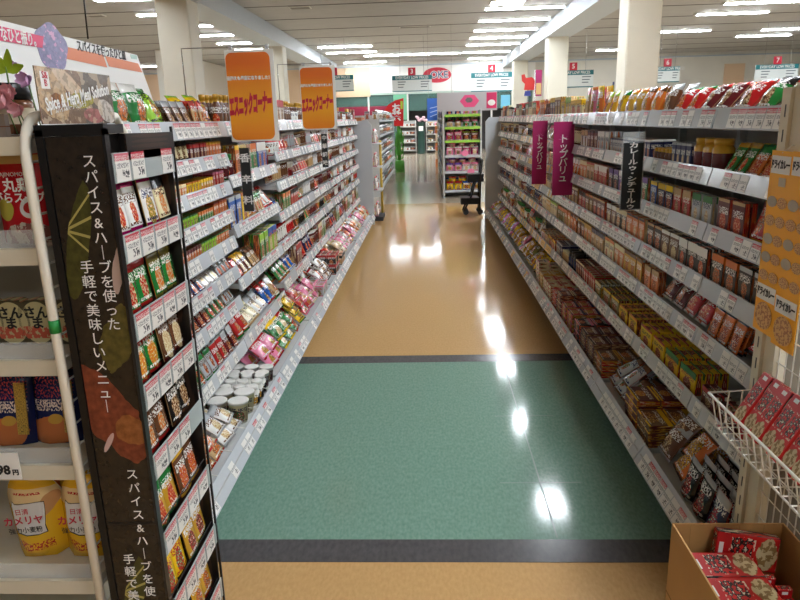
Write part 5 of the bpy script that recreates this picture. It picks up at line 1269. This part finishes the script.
# hanging-goods stand behind the left run
hs = thing('goods_stand', 'stand of hanging goods with yellow pole behind the left run', 'display rack', (-.95, 10.6, 0))
M_yp = mat('yellow_pole', (206, 176, 60), .4)
MB().box(-1.2, -.72, 10.3, 10.85, 0, .06).build('base', M_dark, hs); MB().tube([(-.76, 10.8, .06), (-.76, 10.8, 1.2)], .02, 8).build('pole', M_yp, hs); MB().box(-1.2, -.99, 10.25, 10.8, .062, 1.55).build('panel', mat('wood_orange', (186, 112, 60), .5), hs)
for z in (.45, .8, 1.15, 1.5):
    MB().box(-.985, -.72, 10.3, 10.78, z, z+.015).build('shelf', M_shelf, hs)
for k, z in enumerate((.062, .467, .817, 1.167)):
    row_x(DG, [('white', 'red'), ('silver', 'pink'), ('white', 'maroon')][:3], 10.31, 10.76, -.80, z, 'bag on the %s tier of the goods stand' % LN[k], 1.25, 0, k)
    row_y(NO, [('white', 'pink'), ('red', 'silver')], -.97, -.74, 10.37, z, 'small bag at the front of the %s tier, goods stand' % LN[k], .9, seed=k)
row_y(MX, [('silver', 'grey'), ('white', 'brown')], -.97, -.74, 10.4, 1.517, 'box on the top tier of the goods stand', .9)
# red tea sign on a green stand
ty = 20.0; a = onY(383, 113, ty)
ts = thing('tea_sign', 'red fan shaped tea sign on a green grassy stand', 'sign', (-.95, ty, 0))
P2 = lambda u, v: (onY(u, v, ty).x, onY(u, v, ty).z)
MB().prism([P2(383.5, 111), P2(388, 105), P2(395, 100.5), P2(403.5, 98), P2(403.5, 126), P2(394, 126), P2(393, 118)], 'y', ty-.01, ty).build('fan_panel', mat('tea_red', (214, 26, 26), .4), ts)
lettering('お\n茶', .27, M_wink, ts, (P2(396.5, 113)[0], ty-.013, P2(396, 113)[1]), (1, 0, 0), (0, 0, 1), lines=.85, bold=.01)
MB().box(P2(400.3, 100)[0], P2(402.5, 100)[0], ty-.014, ty-.011, P2(400, 109)[1], P2(400, 101)[1]).build('green_label', mat('lime_label', (180, 200, 60), .4), ts)
M_gr = mat('grass_green', (70, 140, 40), .6)
MB().lathe([(.16, 0), (.14, .3), (.12, .35)], 12, cx=-.86, cy=ty+.1).build('stand_base', M_gr, ts)
MB().tube([(-.86, ty+.1, .35), (-.86, ty+.1, 1.5)], .05, 8).build('pole', M_gr, ts)
gr = MB(); r9 = random.Random(4)
for k in range(60):
    an = r9.uniform(0, 6.28); r = r9.uniform(.02, .13); x, y = -.86+r*math.cos(an), ty+.1+r*math.sin(an); z0 = r9.uniform(.35, 1.0); h = r9.uniform(.15, .35)
    gr.face([(x-.03, y, z0), (x+.03, y, z0), (x+r*.5*math.cos(an), y+r*.5*math.sin(an), z0+h)], [(0, 0), (1, 0), (.5, 1)])
g = gr.build('grass_blades', M_gr, ts); g['kind'] = 'stuff'
# blue banner
a, b = onY(427, 98.5, 20.5), onY(453, 120, 20.5)
bb = thing('blue_banner', 'blue hanging banner with white wave left of the pink header', 'banner', ((a.x+b.x)/2, 20.5, b.z))
MB().box(a.x, b.x, 20.5, 20.506, b.z, a.z).build('sheet', mat('banner_blue', (60, 110, 200), .4), bb)
for k in range(3): MB().prism([(a.x+.08, b.z+.1+.12*k), (b.x-.06, b.z+.3+.08*k), (b.x-.06, b.z+.33+.08*k), (a.x+.08, b.z+.12+.12*k)], 'y', 20.496, 20.499).build('white_wave', mat('wave_pale', (190, 210, 240), .5), bb)
for x in (a.x+.04, b.x-.04): MB().tube([(x, 20.503, a.z), (x, 20.503, H)], .004, 4).build('hanging_wire', M_chrome, bb)
# shelves at the far end, crates and dark pillar display
unit('wall_shelf', 'white stocked shelf unit at the far end of the hall', 'shelving', -1.35, -.55, 31.2, 31.8, [.15, .5, .85, 1.2], 1.45, '-y', M_white)
for k, z in enumerate([.15, .5, .85, 1.2]): row_y(NBX, [('white', 'grey'), ('maroon', 'silver')], -1.3, -.6, 31.4, z, 'box on the %s shelf at the hall end, left unit' % LN[k], 1.6, seed=k)
unit('wall_shelf', 'white stocked shelf unit right of the dark green pillar', 'shelving', -.1, .6, 31.2, 31.8, [.15, .5, .85, 1.2], 1.45, '-y', M_white)
for k, z in enumerate([.15, .5, .85, 1.2]): row_y(NBX, [('white', 'tan'), ('pink', 'white')], -.05, .55, 31.4, z, 'box on the %s shelf at the hall end, right unit' % LN[k], 1.6, seed=k+9)
pd = thing('pillar_display', 'dark green pillar display with pink blossoms on top', 'display', (-.32, 30.8, 0))
MB().lathe([(.2, 0), (.17, .05), (.15, 1.3), (.19, 1.36)], 12, cx=-.32, cy=30.8).build('pillar', mat('bottle_green', (20, 60, 50), .5), pd)
MB().box(-.42, -.22, 30.62, 30.64, 1.0, 1.2).build('white_notice', M_card, pd)
rb = random.Random(8)
for k in range(9): MB().lathe([(.02, -.06), (.08, 0), (.06, .06)], 7, cx=-.5+.05*k*1.0, cy=30.8+rb.uniform(-.1, .1)).build('blossom', mat('pale_blossom', (236, 196, 206), .6), pd, T((0, 0, 1.45+rb.uniform(-.05, .15))))
for k, (x, z) in enumerate(((.45, 0), (.45, .26), (.45, .52), (.45, .78), (.45, 1.04))):
    t = thing('wooden_crate', 'wooden crate in the far stack, %s from the floor' % ordn(k), 'crate', (x, 22, z), 'stacked crates in the far aisle', local=True)
    m_ = mat('crate_wood', (196, 120, 60), .6) if k % 2 == 0 else mat('crate_pale', (214, 190, 160), .6)
    for q in (-1, 1):
        MB().box(-.22, .22, q*.2-.01, q*.2+.01, .02, .11).build('slat', m_, t); MB().box(-.22, .22, q*.2-.01, q*.2+.01, .14, .24).build('slat', m_, t)
        MB().box(q*.22-.01, q*.22+.01, -.19, .19, .02, .24).build('side', m_, t)
    MB().box(-.22, .22, -.19, .19, 0, .019).build('bottom', m_, t)
# black folding cart by the far end of the right run
fc = thing('folding_cart', 'black folding cart by the far end of the right run', 'cart', (.69, 10.9, 0))
x0, x1, y0, y1 = .55, .84, 10.72, 11.08
MB().box(x0-.05, x1-.05, y0, y1, .17, .27).build('lower_basket', M_black, fc); MB().box(x0+.06, x1+.02, y0+.02, y1-.02, .52, .64).build('upper_basket', M_black, fc)
for y in (y0+.03, y1-.03):
    MB().tube([(x1-.04, y, .06), (x1-.03, y, .6), (x1+.0, y, .85)], .018, 6).build('frame_tube', M_black, fc); MB().tube([(x0, y, .06), (x0+.12, y, .3), (x1-.1, y, .55)], .016, 6).build('brace', M_black, fc)
MB().tube([(x1+.0, y0+.03, .85), (x1+.0, y1-.03, .85)], .018, 6).build('handle', M_black, fc)
for x in (x0+.03, x1-.03):
    for y in (y0+.03, y1-.03): MB().tube([(x, y-.012, .045), (x, y+.012, .045)], .045, 10).build('wheel', M_dark, fc); 
# ---- things showing above the right run
def standee(u, v, y, lab):
    p = onY(u, v, y); t = thing('cutout_standee', lab, 'standee', (p.x, y, 0))
    Pq = lambda uu, vv: (onY(uu, vv, y).x, onY(uu, vv, y).z)
    MB().prism([Pq(524, 90), Pq(534, 90), Pq(535, 80), Pq(532, 77), Pq(526, 78), Pq(524.5, 74), Pq(521.5, 75), Pq(522, 81), Pq(525, 84)], 'y', y, y+.02).build('red_shape', mat('standee_red', (206, 50, 44), .5), t)
    MB().prism([Pq(524, 96), Pq(531, 96), Pq(530, 91), Pq(525, 91)], 'y', y-.004, y+.016).build('blue_shape', mat('standee_blue', (50, 60, 140), .5), t)
    MB().box(p.x-.02, p.x+.02, y+.021, y+.04, 0, Pq(527, 88)[1]).build('pole', M_chrome, t)
standee(528, 90, 22.0, 'red and blue cutout figure standing left of the second right column')
y = 21.5; a, b = onY(535.5, 70, y), onY(541.5, 96, y)
vb = thing('vertical_banner', 'magenta vertical banner beside the second right column', 'banner', ((a.x+b.x)/2, y, 0))
MB().box(a.x, b.x, y, y+.006, b.z, a.z).build('sheet', mat('banner_magenta', (150, 20, 90), .5), vb); MB().box(a.x+.03, b.x-.02, y-.004, y-.001, b.z+.05, b.z+(a.z-b.z)*.5).build('picture', mat('banner_tan', (206, 170, 110), .5), vb); MB().tube([(a.x, y+.003, 0), (a.x, y+.003, a.z+.02)], .012, 6).build('pole', M_chrome, vb)
a, b = onY(501, 95, 22), onY(510, 108, 22)
pn = thing('blue_poster', 'light blue poster on a post right of the pink header', 'poster', ((a.x+b.x)/2, 22, 0))
MB().box(a.x, b.x, 22, 22.01, b.z, a.z).build('sheet', mat('poster_blue', (120, 196, 226), .5), pn); MB().tube([((a.x+b.x)/2, 22.02, 0), ((a.x+b.x)/2, 22.02, a.z)], .012, 6).build('pole', M_chrome, pn)
# neighbouring right bank: tops of its goods and topper boards show over the right run
unit('aisle_shelving', 'next shelving bank to the right, seen over the right run', 'shelving', 3.1, 3.4, 3.0, 9.5, [1.45], 1.46, '-x')
row_x(MX, [('red', 'white'), ('orange', 'red'), ('blue', 'white'), ('white', 'blue'), ('navy', 'silver')], 3.1, 9.4, 3.2, 1.452, 'box atop the next bank to the right', 1.45, math.pi, 5)
unit('aisle_shelving', 'next shelving bank to the left, seen over the left run', 'shelving', -3.6, -3.3, 3.5, 10.0, [1.45], 1.46, '+x')
row_x(BO, [('black', 'black'), ('black', 'brown'), ('maroon', 'black')], 3.6, 9.9, -3.42, 1.452, 'bottle atop the next bank to the left', 1.3, 0, 6)
tg_ = onX(645, 100, 1.2)
for u, v0, v1, lab in ((613, 82, 92, 'farther'), (661, 91, 112, 'nearer')):
    p = onX(u, v1, 1.25); o = MB().box(1.247, 1.253, p.y-.012, p.y+.012, 1.476, onX(u, v0, 1.25).z).build('shelf_divider', mat('divider_blue', (50, 56, 110), .4)); tag(o, 'slim blue divider among goods on the right top shelf, %s one' % lab, 'divider')
flush_products()
